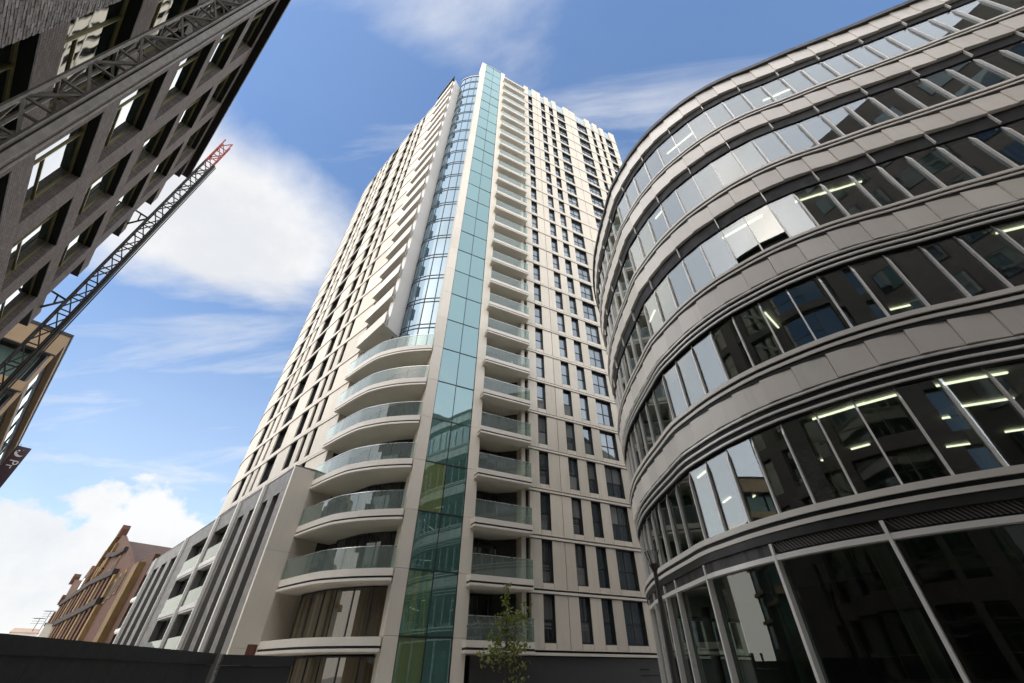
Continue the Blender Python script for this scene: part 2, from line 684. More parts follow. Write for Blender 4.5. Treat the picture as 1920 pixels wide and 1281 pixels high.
M_BRICK = brick_mat('grey_brown_brick', W, (0.215, 0.172, 0.148), (0.31, 0.262, 0.235), (0.06, 0.054, 0.048))
M_BRICK1 = solid('brick_face', (0.40, 0.365, 0.34), 0.85, var=0.35, vscale=6, rand=0.35, bump=0.3, bscale=60)
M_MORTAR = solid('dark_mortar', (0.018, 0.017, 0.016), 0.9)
M_REVEAL = solid('dark_soffit_metal', (0.014, 0.014, 0.014), 0.6, spec=0.2)
M_JAMB = solid('grey_brown_jamb', (0.10, 0.09, 0.083), 0.8, var=0.3, vscale=3)
M_YFRAME = solid('bronze_window_frame', (0.30, 0.26, 0.11), 0.4, metal=0.3)
M_LGLASS = glass_solid('mirror_window_glass', (0.010, 0.018, 0.012), (0.06, 0.07, 0.05), 3.0, (0.96, 0.98, 0.96), wob=0.12)
M_MAST = solid('weathered_galvanised_steel', (0.25, 0.23, 0.195), 0.55, metal=0.35, var=0.3, vscale=5)
M_MAST2 = solid('dark_galvanised_steel', (0.075, 0.068, 0.058), 0.55, metal=0.3, var=0.3, vscale=5)
M_RED = solid('red_painted_steel', (0.38, 0.045, 0.03), 0.5, var=0.25, vscale=4)
M_TAN = solid('tan_soffit_panel', (0.42, 0.29, 0.165), 0.6)
M_HDARK = solid('charcoal_cladding', (0.035, 0.035, 0.036), 0.6)
M_HGLASS = glass_solid('pale_teal_glass', (0.10, 0.17, 0.155), (0.15, 0.22, 0.2), 1.6, (0.85, 1, 0.95), wob=0.05)
M_SIGN = solid('maroon_sign_face', (0.040, 0.008, 0.018), 0.4, var=0.1)
M_WHITE = solid('white_letter', (0.78, 0.76, 0.74), 0.5, var=0.02)
M_POD = solid('grey_podium_cladding', (0.135, 0.125, 0.11), 0.55, var=0.08, vscale=0.5, rand=0.05)
M_PWHITE = solid('white_podium_fin', (0.80, 0.78, 0.71), 0.5, var=0.05)
M_PGLASS = glass_solid('podium_glass', (0.008, 0.010, 0.010), (0.05, 0.06, 0.055), 1.8, (0.9, 1, 0.97), wob=0.1, streaks=0.3)
M_HOARD = solid('charcoal_hoarding', (0.018, 0.018, 0.018), 0.55, var=0.15, vscale=0.8)
M_RUST = solid('red_brown_timber', (0.16, 0.055, 0.03), 0.8, var=0.3)
M_STONE = solid('sooty_red_stone', (0.080, 0.028, 0.009), 0.85, var=0.35, vscale=0.9, bump=0.4, bscale=8)
M_STONE2 = solid('buff_stone', (0.19, 0.115, 0.04), 0.85, var=0.3, vscale=0.8, bump=0.3, bscale=8)
M_SOOT = solid('soot_black_stone', (0.030, 0.020, 0.015), 0.9, var=0.3, vscale=1.5)
M_SLATE = solid('brown_slate_roof', (0.065, 0.036, 0.026), 0.8, var=0.2)
M_FARW = solid('far_pink_brick', (0.42, 0.28, 0.20), 0.9, var=0.2, vscale=0.4)
M_CREAM = solid('cream_render', (0.62, 0.58, 0.48), 0.8)
M_FASCIA = solid('dark_grey_fascia', (0.045, 0.044, 0.043), 0.5, var=0.1)
M_POLE = solid('dark_lamp_post_paint', (0.06, 0.056, 0.05), 0.45, var=0.1)
M_LENS = glass_clear('lantern_glass', (0.85, 0.86, 0.84), 1.5, dust=0.15, dustcol=(0.6, 0.6, 0.58))
M_BARK = solid('sapling_bark', (0.11, 0.085, 0.06), 0.9, var=0.3, vscale=12)
M_POTS = solid('black_pot', (0.012, 0.012, 0.012), 0.35)
M_PAVE = solid('pale_granite_paving', (0.52, 0.49, 0.44), 0.85, var=0.2, vscale=0.8)
M_ASPH = solid('asphalt', (0.09, 0.09, 0.088), 0.9, var=0.2, vscale=3, bump=0.3)


def leaf_mat(name, a, b):
    m, nt, out = new_mat(name)
    p = nd(nt, 'ShaderNodeBsdfPrincipled')
    p.inputs['Roughness'].default_value = 0.5
    n = noise_n(nt, 7, 3, 0.6)
    c = mixc(nt, mr(nt, n, 0.35, 0.65), a, b)
    nt.links.new(c, p.inputs['Base Color'])
    tr = nd(nt, 'ShaderNodeBsdfTranslucent')
    nt.links.new(c, tr.inputs[0])
    x = nd(nt, 'ShaderNodeMixShader')
    x.inputs[0].default_value = 0.35
    nt.links.new(p.outputs[0], x.inputs[1])
    nt.links.new(tr.outputs[0], x.inputs[2])
    nt.links.new(x.outputs[0], out.inputs[0])
    return m


M_LEAF = leaf_mat('sapling_leaf', (0.14, 0.21, 0.04), (0.27, 0.28, 0.06))
M_LEAF2 = leaf_mat('balcony_leaf', (0.05, 0.11, 0.02), (0.14, 0.2, 0.05))

# ------------------------------------------------------------------ ground
g = MB()
g.add([(-900, -900, GZ), (900, -900, GZ), (900, 1200, GZ), (-900, 1200, GZ)], [(0, 1, 2, 3)])
o = g.build('ground', M_PAVE)
o['kind'] = 'structure'
g = MB()
p0 = -NRM * 0.2 - W * 40
q0 = [p0 + NRM * 0.5, p0 + NRM * 8.0, p0 + NRM * 8.0 + W * 240, p0 + NRM * 0.5 + W * 240]
g.add([(p.x, p.y, GZ + 0.004) for p in q0], [(0, 3, 2, 1)])
o = g.build('road', M_ASPH)
o['kind'] = 'structure'


# ================================================================== APARTMENT TOWER
def Z(k):
    return (0.332 + k - 1) * 3.1 + (0.08 if k == 1 else 0.0)


tower = thing('apartment_tower', 'tall pale apartment tower with teal glass corner fin and stacked balconies', 'building', (-6, 30, GZ))

CA = Vector((0.62, 28.7))
tC = Vector((9.48, 4.75)).normalized()
PR = Path([CA - tC * 5.0, CA + tC * 30], 1, smooth=False)     # right facade, s = u + 5; outward = towards the camera
LPTS = [(-14.5, 29.0), (-17.87, 31.95), (-21.45, 35.2), (-25.3, 38.9), (-30.1, 43.5), (-32.3, 45.75), (-33.85, 47.8), (-34.75, 50), (-34.9, 52.5), (-34.3, 55)]
PL = Path(LPTS, -1)
UEND = 20.6
WINR = [(0.87, 1.66, 1), (3.44, 4.27, 1), (5.145, 5.99, 1), (6.845, 8.5, 2), (11.17, 13.45, 3), (14.57, 15.3, 1), (16.36, 17.0, 1), (17.9, 19.4, 2)]
PANR = [(0.02, 0.87), (1.66, 2.62), (2.64, 3.44), (4.27, 5.145), (5.99, 6.845), (8.5, 9.82), (9.84, 11.17), (13.45, 14.57), (15.3, 16.36), (17.0, 17.9), (19.4, UEND)]
WINL = [(3.4, 4.2, 1), (5.2, 6.0, 1), (7.0, 8.5, 2), (11.4, 14.05, 3), (15.5, 16.2, 1), (17.4, 18.2, 1), (19.3, 21.1, 2)]
PANL = [(0.0, 3.4), (4.2, 5.2), (6.0, 7.0), (8.5, 11.4), (14.05, 15.5), (16.2, 17.4), (18.2, 19.3), (21.1, 25.2), (25.22, 29.3), (29.32, 33.0)]
KR, KL = 27, 26
ZTOP_R = 82.0

wins = Pieces('window', M_DARK, tower)
pans = Pieces('cladding_panel', M_CLAD, tower, 295)


def window(path, s0, s1, z0, z1, cols, off=-0.26, split=0.46):
    if path is PL:
        off = -0.44
    """frame as the part, each pane a sub-part"""
    fr = MB()
    b = 0.055
    path.band(fr, s0, s1, off - 0.05, off + 0.03, z0, z0 + b, 9)
    path.band(fr, s0, s1, off - 0.05, off + 0.03, z1 - b, z1, 9)
    path.band(fr, s0, s0 + b, off - 0.05, off + 0.03, z0 + b, z1 - b, 9)
    path.band(fr, s1 - b, s1, off - 0.05, off + 0.03, z0 + b, z1 - b, 9)
    # dark back of the reveal head and sill flashing
    path.band(fr, s0, s1, off + 0.03, -0.02, z0 - 0.045, z0 - 0.003, 9)
    # black metal head and jamb lining; on PL dark strips imitate the reveal's shade
    path.band(fr, s0 - 0.012, s1 + 0.012, off + 0.03, -0.035, z1 - 0.006, z1 + 0.03, 9)
    path.band(fr, s1 - 0.012, s1 + 0.012, off + 0.03, -0.035 if path is PR else -0.12, z0, z1 - 0.008, 9)
    zm = z0 + (z1 - z0) * split
    path.band(fr, s0 + b, s1 - b, off - 0.05, off + 0.03, zm - 0.03, zm + 0.03, 9)
    subs = []
    for c in range(cols):
        a = s0 + b + (s1 - s0 - 2 * b) * c / cols
        e = s0 + b + (s1 - s0 - 2 * b) * (c + 1) / cols
        if c:
            for (u0, u1) in ((z0 + b, zm - 0.03), (zm + 0.03, z1 - b)):
                path.band(fr, a - 0.03, a + 0.03, off - 0.05, off + 0.03, u0, u1, 9)
        for (u0, u1) in ((z0 + b, zm - 0.03), (zm + 0.03, z1 - b)):
            pm = MB()
            path.band(pm, a + (0.03 if c else 0), e - (0.03 if c < cols - 1 else 0), off - 0.03, off - 0.01, u0, u1, 9)
            subs.append(('pane', pm, M_DOOR if path is PL else M_WIN))
    wins.add(fr, subs)


def panel(path, s0, s1, z0, z1, off=0.0, th=0.30, gap=0.017):
    if path is PL:
        th = 0.48
    m = MB()
    path.band(m, s0 + gap, s1 - gap, off - th, off, z0, z1, 1.2)
    pans.add(m)


for k in range(2, KR + 1):
    zb, zt = Z(k - 1) + 0.09, Z(k) - 0.24
    if k == KR:
        zt = ZTOP_R - 0.3
    for (a, b_, c) in WINR:
        window(PR, a + 5, b_ + 5, zb + 0.34, zt, c)
        panel(PR, a + 5, b_ + 5, zb, zb + 0.29)
    for (a, b_) in PANR:
        panel(PR, a + 5, b_ + 5, zb, zt)
for k in range(5, KL + 1):
    zb, zt = Z(k - 1) + 0.09, Z(k) - 0.24
    for (a, b_, c) in WINL:
        window(PL, a, b_, zb + 0.34, zt, c)
        panel(PL, a, b_, zb, zb + 0.29)
    for (a, b_) in PANL:
        if a < 3 and k > 8:
            a, b_ = 0.05, 3.4
        panel(PL, a, b_, zb, zt)
# parapets
for i, (a, b_) in enumerate(PANR):
    panel(PR, a + 5, b_ + 5, ZTOP_R + 0.06, 85.9 if i % 3 else 85.6)
for (a, b_) in PANL[:7]:
    panel(PL, a, b_, Z(KL) + 0.09, Z(KL) + 0.7 + 0.5 * random.random())
wins.emit()
pans.emit()
gl = Pieces('roof_screen', M_BAL, tower)
for (a, b_, c) in WINR:
    m = MB()
    PR.band(m, a + 5.02, b_ + 4.98, -0.2, -0.18, ZTOP_R + 0.06, 85.3, 9)
    gl.add(m)
gl.emit()
# floor-line courses: white lip under a dark groove
for k in range(1, KR + 1):
    z = Z(k) if k < KR else ZTOP_R
    m = MB()
    PR.band(m, 4.9 if k > 1 else 5.0, UEND + 5, -0.28, 0.07, z - 0.19, z - 0.06, 40)
    PR.band(m, 5.0, UEND + 5, -0.28, 0.015, z + 0.055, z + 0.085, 40)
    m.build('floor_course', M_SLAB, tower)
for k in range(4, KL + 1):
    z = Z(k)
    m = MB()
    PL.band(m, 0.0, 33, -0.48, 0.08, z - 0.20, z - 0.07, 0.8)
    PL.band(m, 0, 33, -0.28, 0.015, z + 0.055, z + 0.085, 0.8)
    m.build('floor_course', M_SLAB, tower)

# inner body that stands behind the cladding
nC = Vector((tC.y, -tC.x))
inR0, inR1 = CA + tC * 0.05 - nC * 0.33, CA + tC * UEND - nC * 0.33
inner = [inR0, inR1, inR1 + Vector((-6, 14)), Vector((-8, 62)), Vector((-30, 60))]
li = [PL.at(s, -0.52) for s in (33, 30, 28, 26, 24, 21, 18, 14, 9, 4, 0.3)]
rec = [Vector((-13.2, 30.6)), Vector((-9.5, 28.6)), Vector((-6.0, 28.3)), Vector((-2.2, 29.6))]
m = MB()
poly = [(p.x, p.y) for p in inner + li + rec]
m.prism(poly, GZ, Z(26) - 0.3)
m.prism([(p.x, p.y) for p in [inR0, inR1, inR1 + Vector((-6, 14)), Vector((-2, 45)), Vector((-2.2, 29.6))]], Z(26) - 0.3, ZTOP_R + 0.3)
m.build('inner_wall', M_BODY, tower)

# teal glass fin between two pale strips
F0, F1, F2, F3 = Vector((-6.83, 24.98)), Vector((-6.13, 25.3)), Vector((-3.58, 26.6)), Vector((-2.9, 26.9))
FM = F1.lerp(F2, 0.5)
PF = Path([F0, F1, FM, F2, F3], 1, smooth=False)
sF = PF.S
ZFT = 85.35
strips = Pieces('fin_strip', M_STRIP, tower)
finp = Pieces('fin_pane', M_TEAL, tower)
glow_panes = Pieces('fin_pane', M_LIT, tower)
jz = [GZ + 0.1] + [Z(k) + 0.47 for k in range(0, 28)] + [ZFT]
for i in range(len(jz) - 1):
    z0, z1 = jz[i] + 0.008, jz[i + 1] - 0.008
    for (a, b_) in ((sF[0], sF[1] - 0.02), (sF[3] + 0.02, sF[4])):
        m = MB()
        PF.band(m, a, b_, -1.6 if a == 0 else -1.0, 0.05, z0, z1, 9)
        strips.add(m)
    for j in (1, 2):
        m = MB()
        t0, t1 = random.uniform(-0.012, 0.012), random.uniform(-0.012, 0.012)
        PF.band(m, sF[j] + 0.025, sF[j + 1] - 0.025, -0.055 + t0, -0.025 + t0, z0 + 0.03, z1 - 0.03, 9, 0, -0.055 + t1, -0.025 + t1)
        (glow_panes if (i, j) in ((2, 1), (1, 1), (4, 1)) else finp).add(m)
strips.emit()
finp.emit()
glow_panes.emit()
m = MB()
for z in jz[1:-1]:
    PF.band(m, sF[1], sF[3], -0.10, 0.0, z - 0.035, z + 0.035, 9)
for s_ in (sF[1], sF[2], sF[3]):
    PF.band(m, s_ - 0.02, s_ + 0.02, -0.12, 0.005, GZ + 0.1, ZFT, 9)
PF.band(m, sF[1] + 0.03, sF[3] - 0.03, -0.9, -0.14, GZ + 0.1, ZFT - 0.2, 9)
m.build('fin_frame', M_DARK, tower)
m = MB()
PF.band(m, sF[1] + 0.02, sF[3] - 0.02, -0.9, 0.03, ZFT - 0.02, ZFT + 0.12, 9)
m.build('fin_cap', M_STRIP, tower)

# balconies right of the fin
B0, B1 = Vector((-2.87, 26.12)) + tC * 0.08, Vector((0.80, 28.0))
PB = Path([B0, B1], 1, smooth=False)
LB = PB.len
nB = nC


def glazing(path, s0, s1, z0, z1, off, n, mat, parent, name='balcony_door', fmat=None):
    fr = MB()
    for i in range(n + 1):
        s_ = s0 + (s1 - s0) * i / n
        path.band(fr, max(s0, s_ - 0.035), min(s1, s_ + 0.035), off - 0.05, off + 0.03, z0 + 0.06, z1 - 0.06, 9)
    path.band(fr, s0, s1, off - 0.05, off + 0.03, z1 - 0.06, z1, 0.6)
    path.band(fr, s0, s1, off - 0.05, off + 0.03, z0, z0 + 0.06, 0.6)
    f = fr.build(name, fmat or M_DARK, parent)
    for i in range(n):
        p = MB()
        a, b_ = s0 + (s1 - s0) * i / n, s0 + (s1 - s0) * (i + 1) / n
        path.band(p, a + 0.035, b_ - 0.035, off - 0.03, off - 0.01, z0 + 0.06, z1 - 0.06, 0.5)
        p.build('pane', mat, f)
    return f


for k in range(1, 28):
    z = Z(k) if k < 27 else Z(27) - 0.0
    m = MB()
    PB.band(m, 0, LB, -3.2, 0.0, z + 0.06, z + 0.36, 9)
    PB.band(m, 0.03, LB - 0.03, -3.2, -0.04, z - 0.05, z + 0.06, 9, 1)
    PB.band(m, 0, LB, -3.2, 0.015, z - 0.17, z - 0.05, 9)
    PB.band(m, 0.06, LB - 0.1, -3.2, -0.05, z - 0.20, z - 0.17, 9, 2)
    bal = m.build('balcony', [M_SLAB, M_BLACK, M_SOFFIT], tower)
    if k < 27:
        g_ = MB()
        PB.band(g_, 0.02, LB - 0.02, -0.06, -0.045, z + 0.37, z + 1.42, 9)
        PB.band(g_, LB - 0.035, LB - 0.02, -0.72, -0.06, z + 0.37, z + 1.42, 9)
        g_.build('balustrade', M_BAL, bal)
        r_ = MB()
        PB.band(r_, 0.0, LB, -0.075, -0.03, z + 1.42, z + 1.455, 9)
        r_.build('handrail', M_RAIL, bal)
        glazing(PB, 0.15, LB - 0.55, z + 0.40, Z(k + 1) - 0.32, -2.4, 3, M_DOOR, tower)
        # return wall at the right of the recess
        w_ = MB()
        PB.band(w_, LB - 0.42, LB - 0.12, -2.5, -0.76, z + 0.37, Z(k + 1) - 0.21, 9)
        w_.build('return_wall', M_CLAD, tower)
# ground storey: dark fascia and shopfront under the first course
m = MB()
PR.band(m, 1.4, UEND + 5, -0.3, -0.12, -0.42, Z(1) - 0.25, 40)
m.build('shop_fascia', M_FASCIA, tower)
m = MB()
PR.band(m, 1.4, UEND + 5, -0.32, -0.02, -0.56, -0.44, 40)
m.build('shop_trim', M_POD, tower)
m = MB()
PR.band(m, 12.6, 13.3, -0.12, -0.09, 0.30, 0.38, 9)
PR.band(m, 12.6, 15.6, -0.12, -0.09, 0.02, 0.08, 9)
m.build('sign_bracket', M_BLACK, tower)
glazing(PR, 1.6, UEND + 5, GZ + 0.05, -0.6, -0.5, 12, M_BRONZE, tower, 'shopfront')

# curved balconies left of the fin, rows 1 to 7
CBP = [(-6.87, 24.80), (-7.9, 24.86), (-9.38, 25.12), (-11.03, 25.72), (-12.0, 26.35), (-13.05, 27.18), (-14.0, 28.0), (-14.92, 28.8)]
PC = Path(CBP, -1)
LCB = PC.len
for k in range(1, 8):
    z = Z(k)
    m = MB()
    PC.band(m, 0, LCB, -3.4, 0.0, z + 0.06, z + 0.42, 0.35)
    PC.band(m, 0, LCB, -3.4, -0.05, z - 0.05, z + 0.06, 0.35, 1)
    PC.band(m, 0, LCB, -3.4, 0.02, z - 0.18, z - 0.05, 0.35)
    PC.band(m, 0.05, LCB - 0.05, -3.4, -0.06, z - 0.22, z - 0.18, 0.35, 2)
    bal = m.build('balcony', [M_SLAB, M_BLACK, M_SOFFIT], tower)
    bal['label'] = 'curved balcony with pale fascia'
    if k >= 2:
        for i in range(6):
            g_ = MB()
            PC.band(g_, LCB * i / 6 + 0.012, LCB * (i + 1) / 6 - 0.012, -0.07, -0.055, z + 0.43, z + 1.5, 0.35)
            g_.build('balustrade', M_BAL, bal)
        r_ = MB()
        PC.band(r_, 0, LCB, -0.085, -0.04, z + 1.5, z + 1.535, 0.35)
        r_.build('handrail', M_RAIL, bal)
        if k < 7:
            glazing(PC, 0.3, LCB - 1.6, z + 0.44, Z(k + 1) - 0.24, -2.3, 6, M_DOOR, tower)
glazing(PC, 0.1, LCB - 1.0, Z(1) + 0.44, Z(2) - 0.26, -1.3, 6, M_BRONZE, tower, 'shopfront')
glazing(PC, 0.1, LCB - 1.0, GZ + 0.05, Z(1) - 0.3, -1.3, 6, M_BRONZE, tower, 'shopfront')

# curved blue curtain wall above the terrace
PW = Path([(-10.5, 27.1), (-10.15, 26.5), (-9.4, 26.15), (-8.62, 25.92), (-7.15, 25.8), (-6.4, 25.8)], 1)
azs = [PW.s_az(a) for a in (-21.3, -20.07, -18.33, -16.55)]
azs = [0.05, azs[1], azs[2], azs[3], PW.len]
cpan = Pieces('curtain_pane', M_CURT, tower)
fr = MB()
ZCT = 81.2
for k in range(7, 27):
    zb, zs, zt = Z(k) + 0.06, Z(k) + 0.42, Z(k + 1) - 0.02
    if k == 26:
        zt = ZCT
    for i in range(4):
        for (u0, u1) in ((zb, zs - 0.04), (zs + 0.04, zt - 0.04)):
            m = MB()
            PW.band(m, azs[i] + 0.03, azs[i + 1] - 0.03, -0.06, -0.03, u0, u1, 0.4)
            cpan.add(m)
    PW.band(fr, 0.05, PW.len, -0.1, 0.01, zs - 0.035, zs + 0.035, 0.4)
    PW.band(fr, 0.05, PW.len, -0.1, 0.01, zt - 0.03, zt + 0.05, 0.4)
for s_ in azs:
    PW.band(fr, max(0.02, s_ - 0.03), min(PW.len, s_ + 0.03), -0.12, 0.025, Z(7) + 0.06, ZCT, 9)
PW.band(fr, 0.1, PW.len, -0.6, -0.14, Z(7) + 0.1, ZCT - 0.1, 0.4)
fr.build('curtain_frame', M_DARK, tower)
cpan.emit()
m = MB()
PW.band(m, 0.0, PW.len, -0.5, 0.06, ZCT, ZCT + 0.22, 0.4)
m.build('curtain_cap', M_STRIP, tower)

# pale blade and the angular balconies hung left of it
bl = Pieces('blade_panel', M_BLADE, tower)
BA, BB = Vector((-11.12, 25.62)), Vector((-10.45, 26.95))
PBL = Path([BA, BB], 1, smooth=False)
zj = [Z(8) - 0.15] + [Z(k) for k in range(10, 26, 2)] + [Z(26) + 0.3]
for i in range(len(zj) - 1):
    m = MB()
    PBL.band(m, 0, PBL.len, -0.42, 0, zj[i] + 0.006, zj[i + 1] - 0.006, 9)
    bl.add(m)
bl.emit()
Q0, Q1 = Vector((-14.62, 28.42)), Vector((-11.24, 25.02))
for k in range(8, 27):
    z = Z(k)
    d = (Q1 - Q0).normalized()
    nn = Vector((d.y, -d.x))          # outward
    if nn.y > 0:
        nn = -nn
    top = 1.15 if k < 26 else 0.25
    m = MB()
    in0, in1 = Q0 - nn * 2.2, Vector((-10.95, 26.75))
    m.prism([(p.x, p.y) for p in (Q0, Q1, Vector((-11.25, 25.62)), in1, in0)], z - 0.12, z + 0.10)
    q1 = Q1 - d * 0.10
    m.prism([(p.x, p.y) for p in (Q0, Q1, Q1 - nn * 0.14, Q0 - nn * 0.14)], z + 0.10, z + top)
    m.prism([(p.x, p.y) for p in (Q1 - nn * 0.14, Vector((-11.13, 25.02)) + Vector((-0.11, 0.0)), Vector((-11.25, 25.6)), Vector((-11.38, 25.6)), Q1 - nn * 0.14 - d * 0.13)], z + 0.10, z + top - 0.002)
    bal = m.build('balcony', M_SLAB if k < 26 else [M_HDARK], tower)
    if k < 26:
        bal['label'] = 'angular balcony with solid pale upstand'
        PQ = Path([Q0, Q1], -1, smooth=False)
        if PQ.at(1, 1).y > PQ.at(1, 0).y:
            PQ.out = 1
        glazing(PQ, 0.2, PQ.len - 0.1, z + 0.12, Z(k + 1) - 0.14, -1.9, 3, M_DOOR, tower)

# ================================================================== GREY PODIUM
podium = thing('podium_block', 'low grey block with white upright fins at the foot of the pale tower', 'building', (-20, 35, GZ))
PD0 = Vector((-15.75, 27.65))
dP = Vector((-0.715, 0.70)).normalized()
PP = Path([PD0 - dP * 1, PD0 + dP * 60], -1, smooth=False)      # s = 1 + distance
ZP = 11.42
pier = MB()
pe = [PD0, Vector((-15.2, 28.2)), Vector((-14.75, 28.62)), Vector((-13.2, 31.0)), Vector((-15.6, 30.4)), PD0 + dP * 0.30]
zc = [GZ, 1.2, 6.1, ZP]
for i in range(3):
    m = MB()
    m.prism([(p.x, p.y) for p in pe], zc[i] + (0.005 if i else 0), zc[i + 1] - 0.005)
    m.build('end_pier', M_STRIP, podium)
m = MB()
m.prism([(p.x, p.y) for p in [PD0 - Vector((0.04, -0.02)), Vector((-14.72, 28.6)), Vector((-13.2, 31.05)), PD0 + dP * 0.35 + Vector((0.5, 0.6))]], ZP, ZP + 0.09)
m.build('pier_cap', M_POD, podium)
FINS = [5.2, 10.9, 16.6, 27.1, 40.9, 48.0]
ends = [0.35] + FINS + [52.0]
fins = Pieces('upright_fin', M_PWHITE, podium)
for f in FINS:
    m = MB()
    PP.band(m, 1 + f - 0.15, 1 + f + 0.15, -0.3, 0.20, GZ, ZP - 0.1, 9)
    fins.add(m)
m = MB()
PP.band(m, 1 + 51.6, 1 + 52.0, -0.3, 0.1, GZ, ZP - 0.4, 9)
fins.add(m)
fins.emit()
m = MB()
PP.band(m, 1.35, 53, -9, -0.62, GZ, ZP - 0.3, 60)
m.build('inner_wall', M_BODY, podium)
m = MB()
PP.band(m, 1.30, 53.05, -9, 0.03, ZP - 0.1, ZP, 60)
m.build('parapet', M_POD, podium)
ppan = Pieces('cladding_panel', M_POD, podium)
pwin = []
for b in range(len(ends) - 1):
    a, e = ends[b] + (0.15 if b else 0.0), ends[b + 1] - 0.15
    L_ = e - a
    bal = b in (2, 3, 5, 6)
    zh = ZP - 1.5
    m = MB()
    PP.band(m, 1 + a, 1 + e, -0.6, 0.0, zh, ZP - 0.11, 60)
    ppan.add(m)
    if bal:
        slots = [(a + L_ * 0.06, a + L_ * 0.62)] if b == 3 else [(a + L_ * 0.10, e - L_ * 0.08)]
    elif b == 0:
        slots = [(a + 1.0, a + 2.2), (a + 3.2, a + 4.3)]
    else:
        slots = [(a + L_ * 0.10, a + L_ * 0.30), (a + L_ * 0.44, a + L_ * 0.62), (a + L_ * 0.74, a + L_ * 0.92)] if L_ > 8 else [(a + L_ * 0.12, a + L_ * 0.36), (a + L_ * 0.58, a + L_ * 0.84)]
    edges = [a] + [x for sl_ in slots for x in sl_] + [e]
    for i in range(0, len(edges), 2):
        m = MB()
        PP.band(m, 1 + edges[i], 1 + edges[i + 1], -0.6, 0.0, GZ, zh - 0.01, 60)
        ppan.add(m)
    for (x0, x1) in slots:
        f = glazing(PP, 1 + x0 + 0.02, 1 + x1 - 0.02, GZ, zh - 0.02, -0.5, 1 if not bal else 3, M_PGLASS, podium, 'window')
        if bal:
            for k in (1, 2, 3):
                z = Z(k) + (0.0 if k > 1 else -0.1)
                m = MB()
                PP.band(m, 1 + x0 + 0.03, 1 + x1 - 0.03, -0.45, 0.10, z - 0.16, z + 0.18, 60)
                PP.band(m, 1 + x0 + 0.03, 1 + x1 - 0.03, -0.45, 0.06, z - 0.30, z - 0.20, 60)
                bb = m.build('balcony', M_PWHITE, podium)
                g_ = MB()
                PP.band(g_, 1 + x0 + 0.05, 1 + x1 - 0.05, 0.02, 0.035, z + 0.19, z + 1.25, 60)
                g_.build('balustrade', M_BAL2, bb)
ppan.emit()

# ================================================================== CURVED OFFICE BUILDING
office = thing('office_building', 'curved office building with grey metal bands and ribbon windows', 'building', (10, 14, GZ))
AZD = [(22.5, 14.1), (24.9, 13.40), (27.8, 12.74), (31.2, 12.23), (35.0, 11.86), (39.1, 11.68), (43.2, 11.62), (47.3, 11.72), (51.0, 11.95), (54.5, 12.32), (57.6, 12.78),
       (60.4, 13.22), (63.05, 13.70), (65.5, 14.25), (67.77, 14.82), (69.85, 15.40), (71.7, 15.96), (73.5, 16.54), (75.0, 17.1), (76.5, 17.7)]
opts = [(13.0, 27.5), (9.6, 26.6), (7.1, 24.6), (5.75, 21.6), (5.22, 18.6), (5.17, 16.4), (5.30, 14.24)]
opts += [(d * math.sin(R(a)), d * math.cos(R(a))) for a, d in AZD]
opts += [(18.1, 3.75), (19.4, 3.2), (20.8, 2.65), (22.3, 2.1)]
PO = Path(opts, 1)
if PO.at(PO.len / 2, 1).length > PO.at(PO.len / 2, 0).length:
    PO.out = -1
joints = []
s_first = PO.s_az(20.5)
q = s_first - 0.95
left = []
while q > 0.2:
    left.append(q)
    q -= 0.95
joints = left[::-1] + [PO.s_az(a) for a in (20.5, 22.5, 24.9, 27.8, 31.2, 35.0, 39.1, 43.2, 47.3, 51.0, 54.5, 57.6, 60.4, 63.05, 65.5, 67.77, 69.85, 71.7, 73.5, 75.0, 76.5)]
q = joints[-1] + 0.85
while q < PO.len:
    joints.append(q)
    q += 0.85
SA, SB = joints[0], joints[-1]
SVIS = PO.s_az(20.5) - 4.2        # left end of what the street can see
NJ = len(joints)

H = 3.9
spand = Pieces('spandrel_panel', M_OPANEL, office)
panes = Pieces('pane', M_OGLASS, office)
mull = Pieces('mullion', M_ALU, office)


SPB = {2: 0.67, 3: 0.745, 4: 0.75, 5: 0.78}


def zo(k):
    return 6.445 + H * (k - 2)


